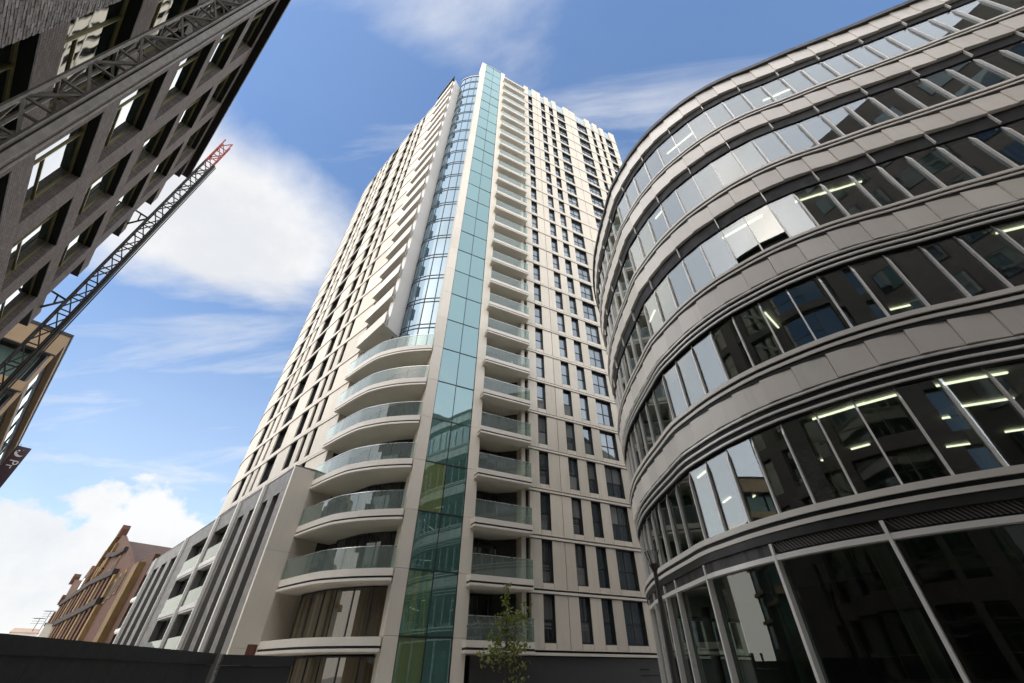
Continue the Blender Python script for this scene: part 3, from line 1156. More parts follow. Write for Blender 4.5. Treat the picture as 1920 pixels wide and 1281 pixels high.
for k in range(1, 6):
    zk = zo(k)
    lg = {1: 0.53, 2: 0.50, 3: 0.38, 4: 0.40, 5: 0.38}[k]
    zg0 = zk + lg
    zg1 = zk + {1: 2.58, 2: 2.58, 3: 2.43, 4: 2.48, 5: 2.44}[k]
    zn = zo(k + 1)           # spandrel above
    # glass and mullions
    for i in range(NJ - 1):
        m = MB()
        t0, t1 = random.uniform(-0.006, 0.006), random.uniform(-0.006, 0.006)
        PO.band(m, joints[i] + 0.02, joints[i + 1] - 0.02, -0.14 + t0, -0.125 + t0, zg0, zg1 + 0.1, 9, 0, -0.14 + t1, -0.125 + t1)
        panes.add(m)
    for j in joints:
        m = MB()
        a, b_ = -0.13, -0.045
        w_ = 0.022
        p = [PO.at(j - w_, a), PO.at(j + w_, a), PO.at(j + w_, b_), PO.at(j - w_, b_)]
        if PO.out < 0:
            p = p[::-1]
            qz = [zg1 + 0.05] * 2 + [zg1 - 0.28] * 2
            qz = [zg1 - 0.25, zg1 - 0.25, zg1 + 0.05, zg1 + 0.05]
        else:
            qz = [zg1 + 0.05, zg1 + 0.05, zg1 - 0.25, zg1 - 0.25]
        m.hexa([(c.x, c.y, zg0 - 0.02) for c in p] + [(c.x, c.y, z_) for c, z_ in zip(p, qz)])
        mull.add(m)
    # ledge under the glass
    m = MB()
    PO.band(m, SA, SB, -0.3, 0.115, zk + lg * 0.72, zk + lg - 0.01, 0.45)
    PO.band(m, SA, SB, -0.3, 0.085, zk + lg * 0.34, zk + lg * 0.53, 0.45)
    led = m.build('sill_ledge', M_OLEDGE, office)
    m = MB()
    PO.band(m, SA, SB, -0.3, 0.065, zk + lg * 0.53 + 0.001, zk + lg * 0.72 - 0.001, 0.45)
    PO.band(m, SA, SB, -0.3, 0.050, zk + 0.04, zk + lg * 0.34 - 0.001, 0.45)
    m.build('painted_shadow_gap', M_BLACK, led)  # nearly flush black bands; the shade of the gaps is painted in
    if k > 1:
        for i in range(NJ - 1):
            m = MB()
            PO.band(m, joints[i] + 0.006, joints[i + 1] - 0.006, -0.12, 0.062 + random.uniform(-0.004, 0.004), zk - SPB[k], zk + 0.035, 0.45, 0, -0.12, 0.020 + random.uniform(-0.004, 0.004))
            spand.add(m)
    # the head of the windows: louvres below the spandrel, or a plain dark recess higher up
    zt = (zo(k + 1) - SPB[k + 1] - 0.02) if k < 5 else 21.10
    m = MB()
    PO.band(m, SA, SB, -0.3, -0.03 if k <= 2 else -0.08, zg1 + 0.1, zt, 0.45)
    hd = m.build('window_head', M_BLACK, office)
    if k <= 2:
        for j in range(3):
            m = MB()
            zz = zt - 0.05 - (zt - zg1 - 0.05) * j / 2.6
            PO.band(m, SA, SB, -0.028, 0.03, zz - 0.027, zz + 0.027, 0.45)
            m.build('louvre_blade', M_ALU, hd)
    else:
        for j in joints[::2]:
            m = MB()
            PO.band(m, j - 0.012, j + 0.012, -0.079, 0.0, zg1 + 0.12, zt, 9)
            m.build('head_clip', M_ALU, hd)
# parapet
for i in range(NJ - 1):
    m = MB()
    PO.band(m, joints[i] + 0.004, joints[i + 1] - 0.004, -0.12, 0.075, 21.12, 22.02, 0.45, 0, -0.12, 0.03)
    spand.add(m)
m = MB()
PO.band(m, SA, SB, -0.9, 0.17, 22.03, 22.27, 0.45)
m.build('coping', M_LOUV, office)
spand.emit()
panes.emit()
mull.emit()
# trims between the first floor and the shop storey
z1_ = zo(1)
m = MB()
PO.band(m, SA, SB, -0.3, 0.06, 2.52, 2.71, 0.45)
m.build('lower_trim', M_LOUV, office)
m = MB()
PO.band(m, SA, SB, -0.3, 0.0, 2.30, 2.52, 0.45)
m.build('louvre_backing', M_LOUV, office)
gm = [PO.s_az(a) for a in (17.04, 18.37, 21.92, 29.42, 40.0, 50.99, 60.0, 66.6, 71.5, 75.4)]
gm = [gm[0] - 3.4, gm[0] - 1.7] + gm
for i, s_ in enumerate(gm):
    m = MB()
    PO.band(m, s_ - 0.035, s_ + 0.035, -0.2, 0.06, GZ, 2.5, 9)
    m.build('shop_mullion', M_ALU, office)
m = MB()
for i in range(len(gm) - 1):
    PO.band(m, gm[i] + 0.036, gm[i + 1] - 0.036, -0.2, 0.05, 2.14, 2.25, 0.45)
m.build('transom', M_ALU, office)
for i in range(len(gm) - 1):
    p = MB()
    PO.band(p, gm[i] + 0.04, gm[i + 1] - 0.04, -0.12, -0.1, GZ + 0.1, 2.14, 0.4)
    p.build('shop_pane', M_GGLASS, office)
    # panel over the transom: plain at the left, raked louvres at the right
    p = MB()
    if i < 5:
        PO.band(p, gm[i] + 0.04, gm[i + 1] - 0.04, -0.1, 0.0, 2.255, 2.51, 0.45)
        p.build('head_panel', M_FASCIA, office)
    else:
        PO.band(p, gm[i] + 0.04, gm[i + 1] - 0.04, -0.1, 0.0, 2.255, 2.275, 0.45)
        lp = p.build('louvre_panel', M_FASCIA, office)
        fins_ = MB()
        q = gm[i] + 0.06
        while q < gm[i + 1] - 0.25:
            a0, a1 = PO.at(q, -0.02), PO.at(q + 0.16, -0.02)
            b0, b1 = PO.at(q, 0.02), PO.at(q + 0.16, 0.02)
            fins_.bar(((a0.x + b0.x) / 2, (a0.y + b0.y) / 2, 2.50), ((a1.x + b1.x) / 2, (a1.y + b1.y) / 2, 2.29), 0.045, 0.02)
            q += 0.085
        fo = fins_.build('raked_blade', M_POD, lp)
        fo['kind'] = 'stuff'

# interiors: floors, ceilings, core and lights
for k in range(0, 6):
    zf = zo(k) + 0.30 if k else GZ + 0.05
    zcl = (zo(k) + 2.72) if k > 1 else (5.24 if k == 1 else 2.45)
    m = MB()
    PO.band(m, SA, SB, -7.0, -0.32, zf - 0.12, zf, 0.9)
    m.build('floor_slab', M_FLOOR, office)
    m = MB()
    PO.band(m, SA, SB, -7.0, -0.32, zcl, zcl + 0.2, 0.9)
    m.build('ceiling', M_CEIL, office)
    m = MB()
    PO.band(m, SA, SB, -7.3, -7.02, zf, zcl, 0.9)
    m.build('core_wall', M_CORE, office)
m = MB()
PO.band(m, SA, SB, -7.3, -0.2, 21.5, 21.7, 0.9)
m.build('roof_slab', M_LOUV, office)


m = MB()
m.prism([(11.5, 25.5), (9.6, 21.5), (9.3, 18.0), (10.6, 15.6), (13.2, 13.8), (17.0, 11.9), (21.5, 9.6), (27, 9), (27, 26)][::-1], GZ, 21.45)
m.build('core_wall', M_CORE, office)


for k in range(0, 6):
    zf = zo(k) + 0.30 if k else GZ + 0.05
    zcl = (zo(k) + 2.72) if k > 1 else (5.24 if k == 1 else 2.45)
    for i in range(8, NJ - 2, 5):
        c = PO.at(joints[i] + 0.3, -2.3)
        m = MB()
        m.lathe((c.x, c.y, 0), [(0.2, zf), (0.2, zcl)], 12)
        m.build('interior_column', M_CEIL, office)
    if k:
        for i in range(6, NJ - 2):
            h_ = random.random()
            if h_ < 0.16:
                m = MB()
                PO.band(m, joints[i] + 0.05, joints[i + 1] - 0.05, -0.27, -0.25, zf + 0.2 + (0.9 if h_ < 0.10 else 1.5), zcl - 0.01, 9)
                m.build('roller_blind', M_BLIND, office)
            elif h_ < 0.5:
                m = MB()
                PO.band(m, joints[i] + 0.08, joints[i + 1] - 0.06, -1.5, -0.8, zf + 0.70, zf + 0.74, 9)
                PO.band(m, joints[i] + 0.25, joints[i] + 0.75, -1.0, -0.95, zf + 0.80, zf + 1.15, 9)
                m.build('desk', M_CORE, office)


def tube(x, y, k, L_=1.25, depth=-1.2, across=False):
    """a ceiling tube of storey k seen at pixel (x, y)"""
    zcl = (zo(k) + 2.72 if k > 1 else 5.24) - 0.05
    d = pray(x, y)
    t = zcl / d[2]
    c = Vector((d[0] * t, d[1] * t))
    best, bs = 1e9, 0
    q = SA
    while q < SB:
        e = (PO.at(q) - c).length
        if e < best:
            best, bs = e, q
        q += 0.1
    best = max(0.5, best)
    if best > 6.8:
        return
    m = MB()
    if across:
        a, b_ = PO.at(bs, -best + 0.5), PO.at(bs, -best - 0.6)
    else:
        a, b_ = PO.at(bs - L_ / 2, -best), PO.at(bs + L_ / 2, -best)
    m.bar((a.x, a.y, zcl), (b_.x, b_.y, zcl), 0.055, 0.04)
    m.build('ceiling_light', M_TUBE, office)


for args in [(1275, 268, 5, 1.6), (1445, 183, 5, .7), (1470, 172, 5, .7), (1840, 265, 4, 0.0001), (1525, 367, 3), (1577, 353, 3), (1800, 275, 4), (1850, 258, 4),
             (1390, 425, 3, 1.6), (1445, 600, 2, 1.2, -1, True), (1222, 595, 3, .9), (1560, 752, 1), (1630, 735, 1), (1785, 685, 1), (1862, 665, 1), (1550, 860, 1, .5),
             (1612, 838, 1, .6), (1782, 782, 1, .5), (1812, 833, 1, .7), (1844, 756, 1, 1.0), (1905, 807, 1, .5), (1362, 938, 1, .7), (1410, 933, 1, .4), (1315, 890, 1, .7),
             (1205, 385, 4, .6), (1180, 310, 5, .6), (1695, 575, 2, 1.0), (1910, 420, 2, .8)]:
    if len(args) > 3 and args[3] < 0.01:
        continue
    tube(*args)

# ================================================================== BRICK BUILDING ON THE LEFT
brick_b = thing('brick_building', 'dark brick building seen steeply from below with deep black window recesses', 'building', (-8, 6, GZ))
DW = 4.0


def wp(u, d, z=0.0):
    """plan point u metres along the street wall, d metres to its left of the camera"""
    p = W * u - NRM * d
    return (p.x, p.y, z)


PBK = Path([wp(-30, DW)[:2], wp(26.1, DW)[:2]], 1, smooth=False)    # s = u + 30
if (PBK.at(1, 1) - PBK.at(1, 0)).dot(NRM) < 0:
    PBK.out = -1
HEADS = [2.4, 5.72, 9.05, 12.38, 15.72, 19.05, 22.2, 25.45]
SILL = 2.55
ROOF = 26.0
OPEN = [(16.2 + 4.1 * i, 19.2 + 4.1 * i) for i in range(-7, 2)]
wall = MB()
piers = []
ed = [-15.0]
for (a, b_) in OPEN:
    ed += [a, b_]
ed += [24.4]
for i in range(0, len(ed), 2):
    PBK.band(wall, ed[i] + 30, ed[i + 1] + 30, -0.45, 0.0, GZ, 25.45, 60)
for (a, b_) in OPEN + [(24.4, 26.1)]:
    zlo = GZ
    for h in HEADS:
        if h - SILL > zlo:
            PBK.band(wall, a + 30.001, b_ + 29.999, -0.45, -0.004, zlo, h - SILL, 60)
        zlo = h
PBK.band(wall, 15, 56.1, -0.45, 0.0, 25.452, ROOF, 60)
wall.build('wall', M_BRICK, brick_b)
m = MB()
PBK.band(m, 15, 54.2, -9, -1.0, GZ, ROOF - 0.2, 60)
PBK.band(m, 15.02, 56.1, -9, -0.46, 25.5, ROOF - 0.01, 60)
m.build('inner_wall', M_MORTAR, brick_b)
m = MB()
PBK.band(m, 15, 56.4, -9, 0.32, ROOF, ROOF + 0.25, 60)
m.build('coping', M_REVEAL, brick_b)
# black metal head linings, windows with bronze frames
lin = Pieces('head_lining', M_REVEAL, brick_b)
for h in HEADS:
    for (a, b_) in OPEN + [(24.4, 26.1)]:
        corner = a > 24
        m = MB()
        PBK.band(m, a + 30 + 0.003, b_ + 30 + (0.02 if corner else -0.003), -0.9, 0.012, h - 0.06, h - 0.003, 60)
        lin.add(m)
        if corner:
            m = MB()
            PBK.band(m, a + 30.01, b_ + 30, -0.44, -0.02, h - SILL + 0.003, h - SILL + 0.03, 60)
            m.build('balcony_floor', M_REVEAL, brick_b)
            continue
        if a < -16:
            continue
        off = -0.22
        fr = MB()
        z0, z1 = h - SILL + 0.03, h - 0.07
        s0, s1 = a + 30.02, b_ + 29.98
        fb = 0.035
        PBK.band(fr, s0, s1, off - 0.06, off + 0.02, z0, z0 + fb, 60)
        PBK.band(fr, s0, s1, off - 0.06, off + 0.02, z1 - fb, z1, 60)
        for x in (s0, s0 + 1.0, s1 - fb):
            PBK.band(fr, x, x + fb, off - 0.06, off + 0.02, z0 + fb, z1 - fb, 60)
        PBK.band(fr, s0 + 1.0 + fb, s1 - fb, off - 0.06, off + 0.02, z0 + 0.85, z0 + 0.85 + fb, 60)
        f = fr.build('window', M_YFRAME, brick_b)
        for (x0, x1, y0, y1) in ((s0 + fb, s0 + 1.0, z0 + fb, z1 - fb), (s0 + 1.0 + fb, s1 - fb, z0 + fb, z0 + 0.85), (s0 + 1.0 + fb, s1 - fb, z0 + 0.85 + fb, z1 - fb)):
            p = MB()
            PBK.band(p, x0, x1, off - 0.03, off - 0.015, y0, y1, 60)
            p.build('pane', M_LGLASS, f)
lin.emit()
# the pier nearest the camera: every brick laid singly, joints recessed
m = MB()
PBK.band(m, 36.9 + 0.002, 37.998, -0.1, 0.003, 6.9, 11.3, 9)
m.build('mortar_bed', M_MORTAR, brick_b)
bricks = Pieces('brick', M_BRICK1, brick_b, 298)
z = 6.9
row = 0
while z < 11.3:
    x = 6.9 + (0.0 if row % 2 else -0.11)
    while x < 8.0 - 0.02:
        a, e = max(6.905, x + 0.006), min(7.995, x + 0.219)
        if e - a > 0.03:
            m = MB()
            pr = 0.020 + random.uniform(-0.005, 0.007)
            PBK.band(m, a + 30.002, e + 29.998, 0.0, pr, z + 0.009, z + 0.067, 9)
            bricks.add(m)
        x += 0.225
    z += 0.075
    row += 1
bricks.emit()


# ================================================================== BLOCK ACROSS THE STREET BEHIND THE VIEWER (seen mirrored in the glass)
rear = thing('rear_building', 'dark brick block mirrored in the right hand windows of the curved office', 'building', (24, -20, GZ))
PX = Path([(9.0, -16.8), (42, -9.8)], 1, smooth=False)
if PX.at(1, 1).y < PX.at(1, 0).y:
    PX.out = -1
m = MB()
PX.band(m, 0, PX.len, -12, 0, GZ, 42, 60)
m.build('wall', M_BRICK, rear)
rw = Pieces('window', M_DARK, rear)
for i in range(10):
    for j in range(12):
        f = MB()
        a, z = 0.9 + 3.3 * i, GZ + 1.2 + 3.5 * j
        PX.band(f, a, a + 1.7, 0.003, 0.05, z, z + 2.1, 9)
        p = MB()
        PX.band(p, a + 0.07, a + 1.63, 0.052, 0.06, z + 0.07, z + 2.03, 9)
        rw.add(f, [('pane', p, M_WIN)])
rw.emit()

# ================================================================== LATTICE MASTS
def mast(name, label, u, d, b, z0, z1, sec, mat, chord, brace, rail=True, red_top=0.0):
    base = wp(u, d, z0)
    t = thing(name, label, 'mast', base, 'lattice hoist masts beside the brick building')
    c = Vector(base[:2])
    cor = [c + W * sx * b / 2 + NRM * sy * b / 2 for sx, sy in ((-1, -1), (1, -1), (1, 1), (-1, 1))]
    zr = z1 - red_top
    for p in cor:
        m = MB()
        m.bar((p.x, p.y, z0), (p.x, p.y, zr), chord, n=6)
        m.build('chord', mat, t)
        if red_top:
            m = MB()
            m.bar((p.x, p.y, zr), (p.x, p.y, z1), chord * 1.05, n=6)
            m.build('chord', M_RED, t)
    bars = Pieces('brace', mat, t)
    reds = Pieces('brace', M_RED, t)
    z = z0
    i = 0
    while z + sec <= z1 + 0.01:
        tgt = reds if z >= zr - 0.1 else bars
        for f in range(4):
            p, q = cor[f], cor[(f + 1) % 4]
            if (i + f) % 2:
                p, q = q, p
            m = MB()
            m.bar((p.x, p.y, z), (q.x, q.y, z + sec), brace, n=4)
            tgt.add(m)
            m = MB()
            m.bar((p.x, p.y, z), (q.x, q.y, z), brace, n=4)
            tgt.add(m)
        z += sec
        i += 1
    bars.emit()
    reds.emit()
    if rail:
        m = MB()
        p = c + NRM * (b / 2 + 0.10) + W * (-b / 2 + 0.02)
        m.bar((p.x, p.y, z0), (p.x, p.y, zr), 0.11, 0.08)
        m.build('guide_rail', mat, t)
        m = MB()
        p = c + NRM * (b / 2 + 0.02) + W * (-b / 2 - 0.07)
        m.bar((p.x, p.y, z0), (p.x, p.y, zr), 0.05, n=6)
        m.build('cable_conduit', mat, t)
        m = MB()
        p = c + NRM * (b / 2 + 0.2) + W * (-b / 2 + 0.10)
        m.bar((p.x, p.y, z0), (p.x, p.y, zr), 0.055, n=6)
        m.build('cable_conduit', mat, t)
    return t


m1 = mast('hoist_mast', 'thick near lattice mast crossing in front of the brick wall', 8.35, 3.2, 0.40, GZ, 30.0, 0.85, M_MAST, 0.085, 0.045)
m2 = mast('hoist_mast', 'thin lattice mast with a red tip against the sky', 24.2, 3.15, 0.44, GZ, 28.75, 0.95, M_MAST2, 0.085, 0.045, True, 2.85)
for z in (19.6, 13.2):
    m = MB()
    a = wp(24.2, 3.15 + 0.22, z)
    b1, b2 = wp(25.2, DW, z - 0.25), wp(24.5, DW, z + 0.3)
    m.bar(a, b1, 0.07)
    m.bar(a, b2, 0.07)
    m.bar(((a[0] + b1[0]) / 2, (a[1] + b1[1]) / 2, (a[2] + b1[2]) / 2), ((a[0] * .4 + b2[0] * .6), (a[1] * .4 + b2[1] * .6), (a[2] * .4 + b2[2] * .6)), 0.05)
    m.build('wall_tie', M_MAST2, m2)

# ================================================================== HOTEL BEYOND
hotel = thing('hotel_building', 'charcoal hotel block with tan roof soffit beyond the brick building', 'building', wp(45, 8, GZ))
DH = 3.5
PH = Path([wp(36.2, DH)[:2], wp(75, DH)[:2]], 1, smooth=False)
if (PH.at(1, 1) - PH.at(1, 0)).dot(NRM) < 0:
    PH.out = -1
m = MB()
PH.band(m, 1.0, 38, -14, -0.42, GZ, 17.0, 60)
m.build('inner_wall', M_HDARK, hotel)
m = MB()
PH.band(m, -0.0, 38, -14, 0.0, 17.40, 17.62, 60)
m.build('roof_slab', M_HDARK, hotel)
for (z0, z1) in ((15.95, 17.39), (13.2, 13.8), (9.6, 10.2), (6.0, 6.6)):
    m = MB()
    PH.band(m, 0.03, 0.33, -14, -0.05 if z0 > 15 else -0.12, z0, z1, 60)
    PH.band(m, 0.34, 38, -0.40, -0.05, max(z0, z1 - 0.45), z1, 60)
    m.build('fascia_panel', M_TAN, hotel)
    m = MB()
    PH.band(m, 0.0, 0.36, -14, -0.03 if z0 > 15 else -0.10, z0 - 0.07, z0 - 0.004, 60)
    m.build('fascia_trim', M_HDARK, hotel)
m = MB()
PH.band(m, 0.05, 0.20, -0.22, -0.06, GZ, 15.87, 60)
m.build('edge_frame', M_TAN, hotel)
hw = Pieces('window', M_DARK, hotel)
for zz, hh in ((13.85, 2.0), (10.25, 2.85), (6.65, 2.85), (3.0, 2.85)):
    for off in (-0.55, -2.75, -4.95, -7.15):
        f = MB()
        PH.band(f, 0.86, 0.98, off - 2.05, off, zz, zz + hh, 9)
        p = MB()
        PH.band(p, 0.82, 0.855, off - 2.0, off - 0.05, zz + 0.05, zz + hh - 0.05, 9)
        hw.add(f, [('pane', p, M_HGLASS)])
    for s_ in range(2, 36, 4):
        f = MB()
        PH.band(f, s_, s_ + 2.4, -0.41, -0.36, zz, zz + hh, 9)
        p = MB()
        PH.band(p, s_ + 0.07, s_ + 2.33, -0.355, -0.34, zz + 0.07, zz + hh - 0.07, 9)
        hw.add(f, [('pane', p, M_HGLASS)])
hw.emit()

sign = thing('banner_sign', 'upright maroon banner sign with white crescent moon and white lettering', 'sign', wp(61, 3, 8))
SU, SD0, SD1, ST = 61.0, 3.52, 2.50, 17.3
m = MB()
q_ = [wp(SU, SD0), wp(SU, SD1), wp(SU + 0.18, SD1), wp(SU + 0.18, SD0)]
m.prism([(p[0], p[1]) for p in q_], ST - 9, ST)
m.build('sign_face', M_SIGN, sign)
m = MB()
for d in (SD0 - 0.2, SD1 + 0.2):
    p = wp(SU + 0.09, d)
    m.bar((p[0], p[1], ST), (p[0], p[1], ST + 0.22), 0.04)
m.build('hanger', M_RAIL, sign)
# crescent moon, on the face towards the camera
def on_sign(x, z, lift=0.015):
    """x metres from the left edge of the sign as one faces it, z metres below its top"""
    p = W * (SU - lift) - NRM * (SD0 - x)
    return (p.x, p.y, ST - z)


m = MB()
R1, n = 0.36, 28
outer, innr = [], []
for i in range(n + 1):
    a = R(-28 - 190 * i / n)
    outer.append((0.52 + R1 * math.cos(a), 0.62 - R1 * math.sin(a)))
    t = math.sin(math.pi * i / n)
    innr.append((0.52 + (R1 - 0.21 * t) * math.cos(a) + 0.0, 0.62 - (R1 - 0.21 * t) * math.sin(a)))
vs = [on_sign(*p) for p in outer] + [on_sign(*p) for p in innr]
fs = [(i, i + 1, n + 2 + i, n + 1 + i) for i in range(n)]
m.add(vs, fs)
m.build('moon_emblem', M_WHITE, sign)
m = MB()
for (x, z, r_) in ((0.36, 0.42, 0.075), (0.34, 0.62, 0.045), (0.62, 0.32, 0.025)):
    vs = [on_sign(x + r_ * math.cos(2 * math.pi * i / 10), z + r_ * math.sin(2 * math.pi * i / 10)) for i in range(10)]
    m.add(vs, [tuple(range(10))])
    pass
m.build('star_emblem', M_WHITE, sign)
# lettering that reads downwards
cu = bpy.data.curves.new('lettering', 'FONT')
cu.body = 'Pr'
cu.size = 0.92
cu.extrude = 0.006
cu.materials.append(M_WHITE)
to = bpy.data.objects.new('lettering', cu)
COL.objects.link(to)
xa = Vector((0, 0, -1))                      # text runs downwards
za = Vector((-W.x, -W.y, 0))                 # faces the camera
ya = za.cross(xa)
from mathutils import Matrix
mt = Matrix((xa, ya, za)).transposed().to_4x4()
pp = on_sign(0.26, 1.28, 0.02)
mt.translation = Vector(pp) - Vector(sign['org'])
bpy.context.view_layer.update()
lme = bpy.data.meshes.new_from_object(to)
lme.name = 'lettering'
bpy.data.objects.remove(to)
to = bpy.data.objects.new('lettering', lme)
COL.objects.link(to)
to.parent = sign
to.matrix_local = mt

# ================================================================== OLD RED STONE BUILDING BEYOND THE PODIUM
def polar(az, d):
    return Vector((d * math.sin(R(az)), d * math.cos(R(az))))


redb = thing('stone_building', 'old red stone building with steep gable beyond the grey podium', 'building', (-70, 80, GZ))
RA, RB = polar(-40.0, 84), polar(-43.5, 140)
PRB = Path([RA, RB], -1, smooth=False)
if (PRB.at(1, 1) - PRB.at(1, 0)).dot(Vector((-0.7, -0.7))) < 0:
    PRB.out = -PRB.out


def rb(x, y):
    P = online(x, y, RA, RB)
    return ((Vector((P[0], P[1])) - RA).dot((RB - RA).normalized()), P[2])


def slab_on(path, pts, o0, o1, mb, mi=0):
    """a plate with outline pts (s, z) on the path, from offset o0 to o1"""
    n = len(pts)
    vs = []
    for off in (o0, o1):
        for (s_, z_) in pts:
            p = path.at(max(0.001, s_), off)
            if s_ < 0:
                p = path.at(0.001, off) + path.tan(0.001) * s_
            vs.append((p.x, p.y, z_))
    mb.add(vs, [tuple(range(n)), tuple(range(n, 2 * n))[::-1]] + [(i, (i + 1) % n, n + (i + 1) % n, n + i) for i in range(n)], mi)


outl = [rb(x, y) for x, y in [(246, 1062), (240, 1030), (231, 1004), (226, 1003), (197, 1045), (168, 1090), (140, 1087), (97, 1165), (90, 1178)]]
m = MB()
slab_on(PRB, [(outl[0][0] - 12, GZ)] + [(outl[0][0] - 12, outl[0][1])] + outl + [(outl[-1][0], GZ)], -0.6, 0.0, m)
m.build('front_wall', M_STONE, redb)
m = MB()
slab_on(PRB, [(outl[3][0] - 14, GZ), (outl[3][0] - 14, outl[0][1] + 0.5), (outl[3][0] - 1, outl[3][1] - 1.0), (outl[5][0], outl[5][1] - 0.8), (outl[-1][0] - 1, outl[-1][1] - 1), (outl[-1][0] - 1, GZ)], -14, -0.61, m)
m.build('roof', M_SLATE, redb)
def strip_px(pts, th, o1, mat, name):
    P = [rb(x, y) for x, y in pts]
    m = MB()
    for i in range(len(P) - 1):
        (s0, z0), (s1, z1) = P[i], P[i + 1]
        slab_on(PRB, [(s0, z0 - th / 2), (s1, z1 - th / 2), (s1, z1 + th / 2), (s0, z0 + th / 2)], 0.002 + 0.01 * i, o1 + 0.01 * i, m)
    return m.build(name, mat, redb)


strip_px([(94, 1178), (130, 1160), (165, 1143), (193, 1128)], 0.9, 0.8, M_SOOT, 'cornice')
strip_px([(120, 1133), (150, 1113), (180, 1092), (222, 1073)], 0.9, 0.7, M_SOOT, 'cornice')
strip_px([(226, 1006), (197, 1047), (168, 1092)], 0.7, 0.6, M_STONE2, 'gable_coping')
strip_px([(240, 1030), (222, 1040), (205, 1042)], 0.7, 0.5, M_SOOT, 'cornice')
C1 = [rb(x, y) for x, y in [(94, 1178), (130, 1160), (165, 1143), (193, 1128)]]
C2 = [rb(x, y) for x, y in [(120, 1133), (150, 1113), (180, 1092), (222, 1073)]]


def lerp_z(P, q):
    P = sorted(P)
    for i in range(len(P) - 1):
        if P[i][0] <= q <= P[i + 1][0]:
            return P[i][1] + (P[i + 1][1] - P[i][1]) * (q - P[i][0]) / (P[i + 1][0] - P[i][0])
    return P[0][1] if q < P[0][0] else P[-1][1]


s_lo, s_hi = sorted(C1)[0][0], sorted(C1)[-1][0]
NP_ = 12
for i in range(NP_ + 1):
    q = s_lo + (s_hi - s_lo) * i / NP_
    hw_ = (s_hi - s_lo) / NP_ * 0.21
    zc1, zc2 = lerp_z(C1, q), lerp_z(C2, q)
    for (za, zb, o1) in ((GZ, zc1 - 0.46, 0.55), (zc1 + 0.46, zc2 - 0.46, 0.45)):
        if zb - za < 0.6:
            continue
        m = MB()
        slab_on(PRB, [(q - hw_, za), (q + hw_, za), (q + hw_, zb), (q - hw_, zb)], 0.003, o1, m)
        m.build('pilaster', M_STONE2 if i % 3 == 0 else M_STONE, redb)
        if i < NP_:
            q2 = q + (s_hi - s_lo) / NP_ * 0.5
            m = MB()
            slab_on(PRB, [(q2 - hw_ * 1.0, za + 0.8), (q2 + hw_ * 1.0, za + 0.8), (q2 + hw_ * 1.0, zb - 0.7), (q2 + hw_ * 0.5, zb - 0.35), (q2 - hw_ * 0.5, zb - 0.35), (q2 - hw_ * 1.0, zb - 0.7)], 0.002, 0.06, m)
            m.build('window', M_PGLASS, redb)
for (xa, ya, xb, yb) in ((214, 1025, 205, 1060), (206, 1040, 196, 1070), (196, 1054, 187, 1080), (186, 1066, 176, 1090)):
    (s0, z0), (s1, z1) = rb(xa, ya), rb(xb, yb)
    sm = (s0 + s1) / 2
    m = MB()
    slab_on(PRB, [(sm - 0.5, min(z0, z1)), (sm + 0.5, min(z0, z1)), (sm + 0.5, max(z0, z1)), (sm - 0.5, max(z0, z1))], 0.003, 0.4, m)
    m.build('pilaster', M_STONE2, redb)
for (x0, x1, yt) in ((274, 297, 1019), (252, 262, 1038)):
    a, b_ = rb(x0, 1060), rb(x1, 1060)
    t_ = rb((x0 + x1) / 2, yt)
    m = MB()
    slab_on(PRB, [(b_[0], 5), (a[0], 5), (a[0], t_[1]), (b_[0], t_[1])], -5.0, -2.5, m)
    m.build('chimney', M_STONE, redb)
m = MB()
P = rb(222, 1140)
slab_on(PRB, [(P[0] - 2.2, GZ), (P[0] + 0.6, GZ), (P[0] + 0.6, P[1] + 5.0), (P[0] - 2.2, P[1] + 5.0)], 0.004, 0.7, m)
m.build('corner_pier', M_STONE2, redb)

for (x, y, w_, h_) in ((228, 1002, 1.0, 1.6), (197, 1046, 0.9, 1.2), (168, 1091, 0.9, 1.4), (139, 1088, 0.8, 1.2), (118, 1126, 0.8, 1.0), (99, 1162, 0.9, 1.3)):
    P = rb(x, y)
    m = MB()
    slab_on(PRB, [(P[0] - w_, P[1] - 0.8), (P[0] + w_, P[1] - 0.8), (P[0] + w_ * 0.8, P[1] + h_ * 0.5), (P[0] + w_ * 0.25, P[1] + h_), (P[0] - w_ * 0.25, P[1] + h_), (P[0] - w_ * 0.8, P[1] + h_ * 0.5)], -0.7, 0.5, m)
    m.build('finial', M_STONE, redb)
for (x, y) in ((196, 1088), (206, 1076), (216, 1062), (206, 1110), (216, 1100), (226, 1092), (213, 1150), (205, 1160)):
    P = rb(x, y)
    m = MB()
    slab_on(PRB, [(P[0] - 0.9, P[1] - 1.5), (P[0] + 0.9, P[1] - 1.5), (P[0] + 0.9, P[1] + 1.2), (P[0], P[1] + 1.8), (P[0] - 0.9, P[1] + 1.2)], 0.004, 0.12, m)
    m.build('window_surround', M_STONE2, redb)
    m = MB()
    slab_on(PRB, [(P[0] - 0.6, P[1] - 1.3), (P[0] + 0.6, P[1] - 1.3), (P[0] + 0.6, P[1] + 1.1), (P[0], P[1] + 1.4), (P[0] - 0.6, P[1] + 1.1)], 0.122, 0.14, m)
    m.build('window', M_SOOT, redb)
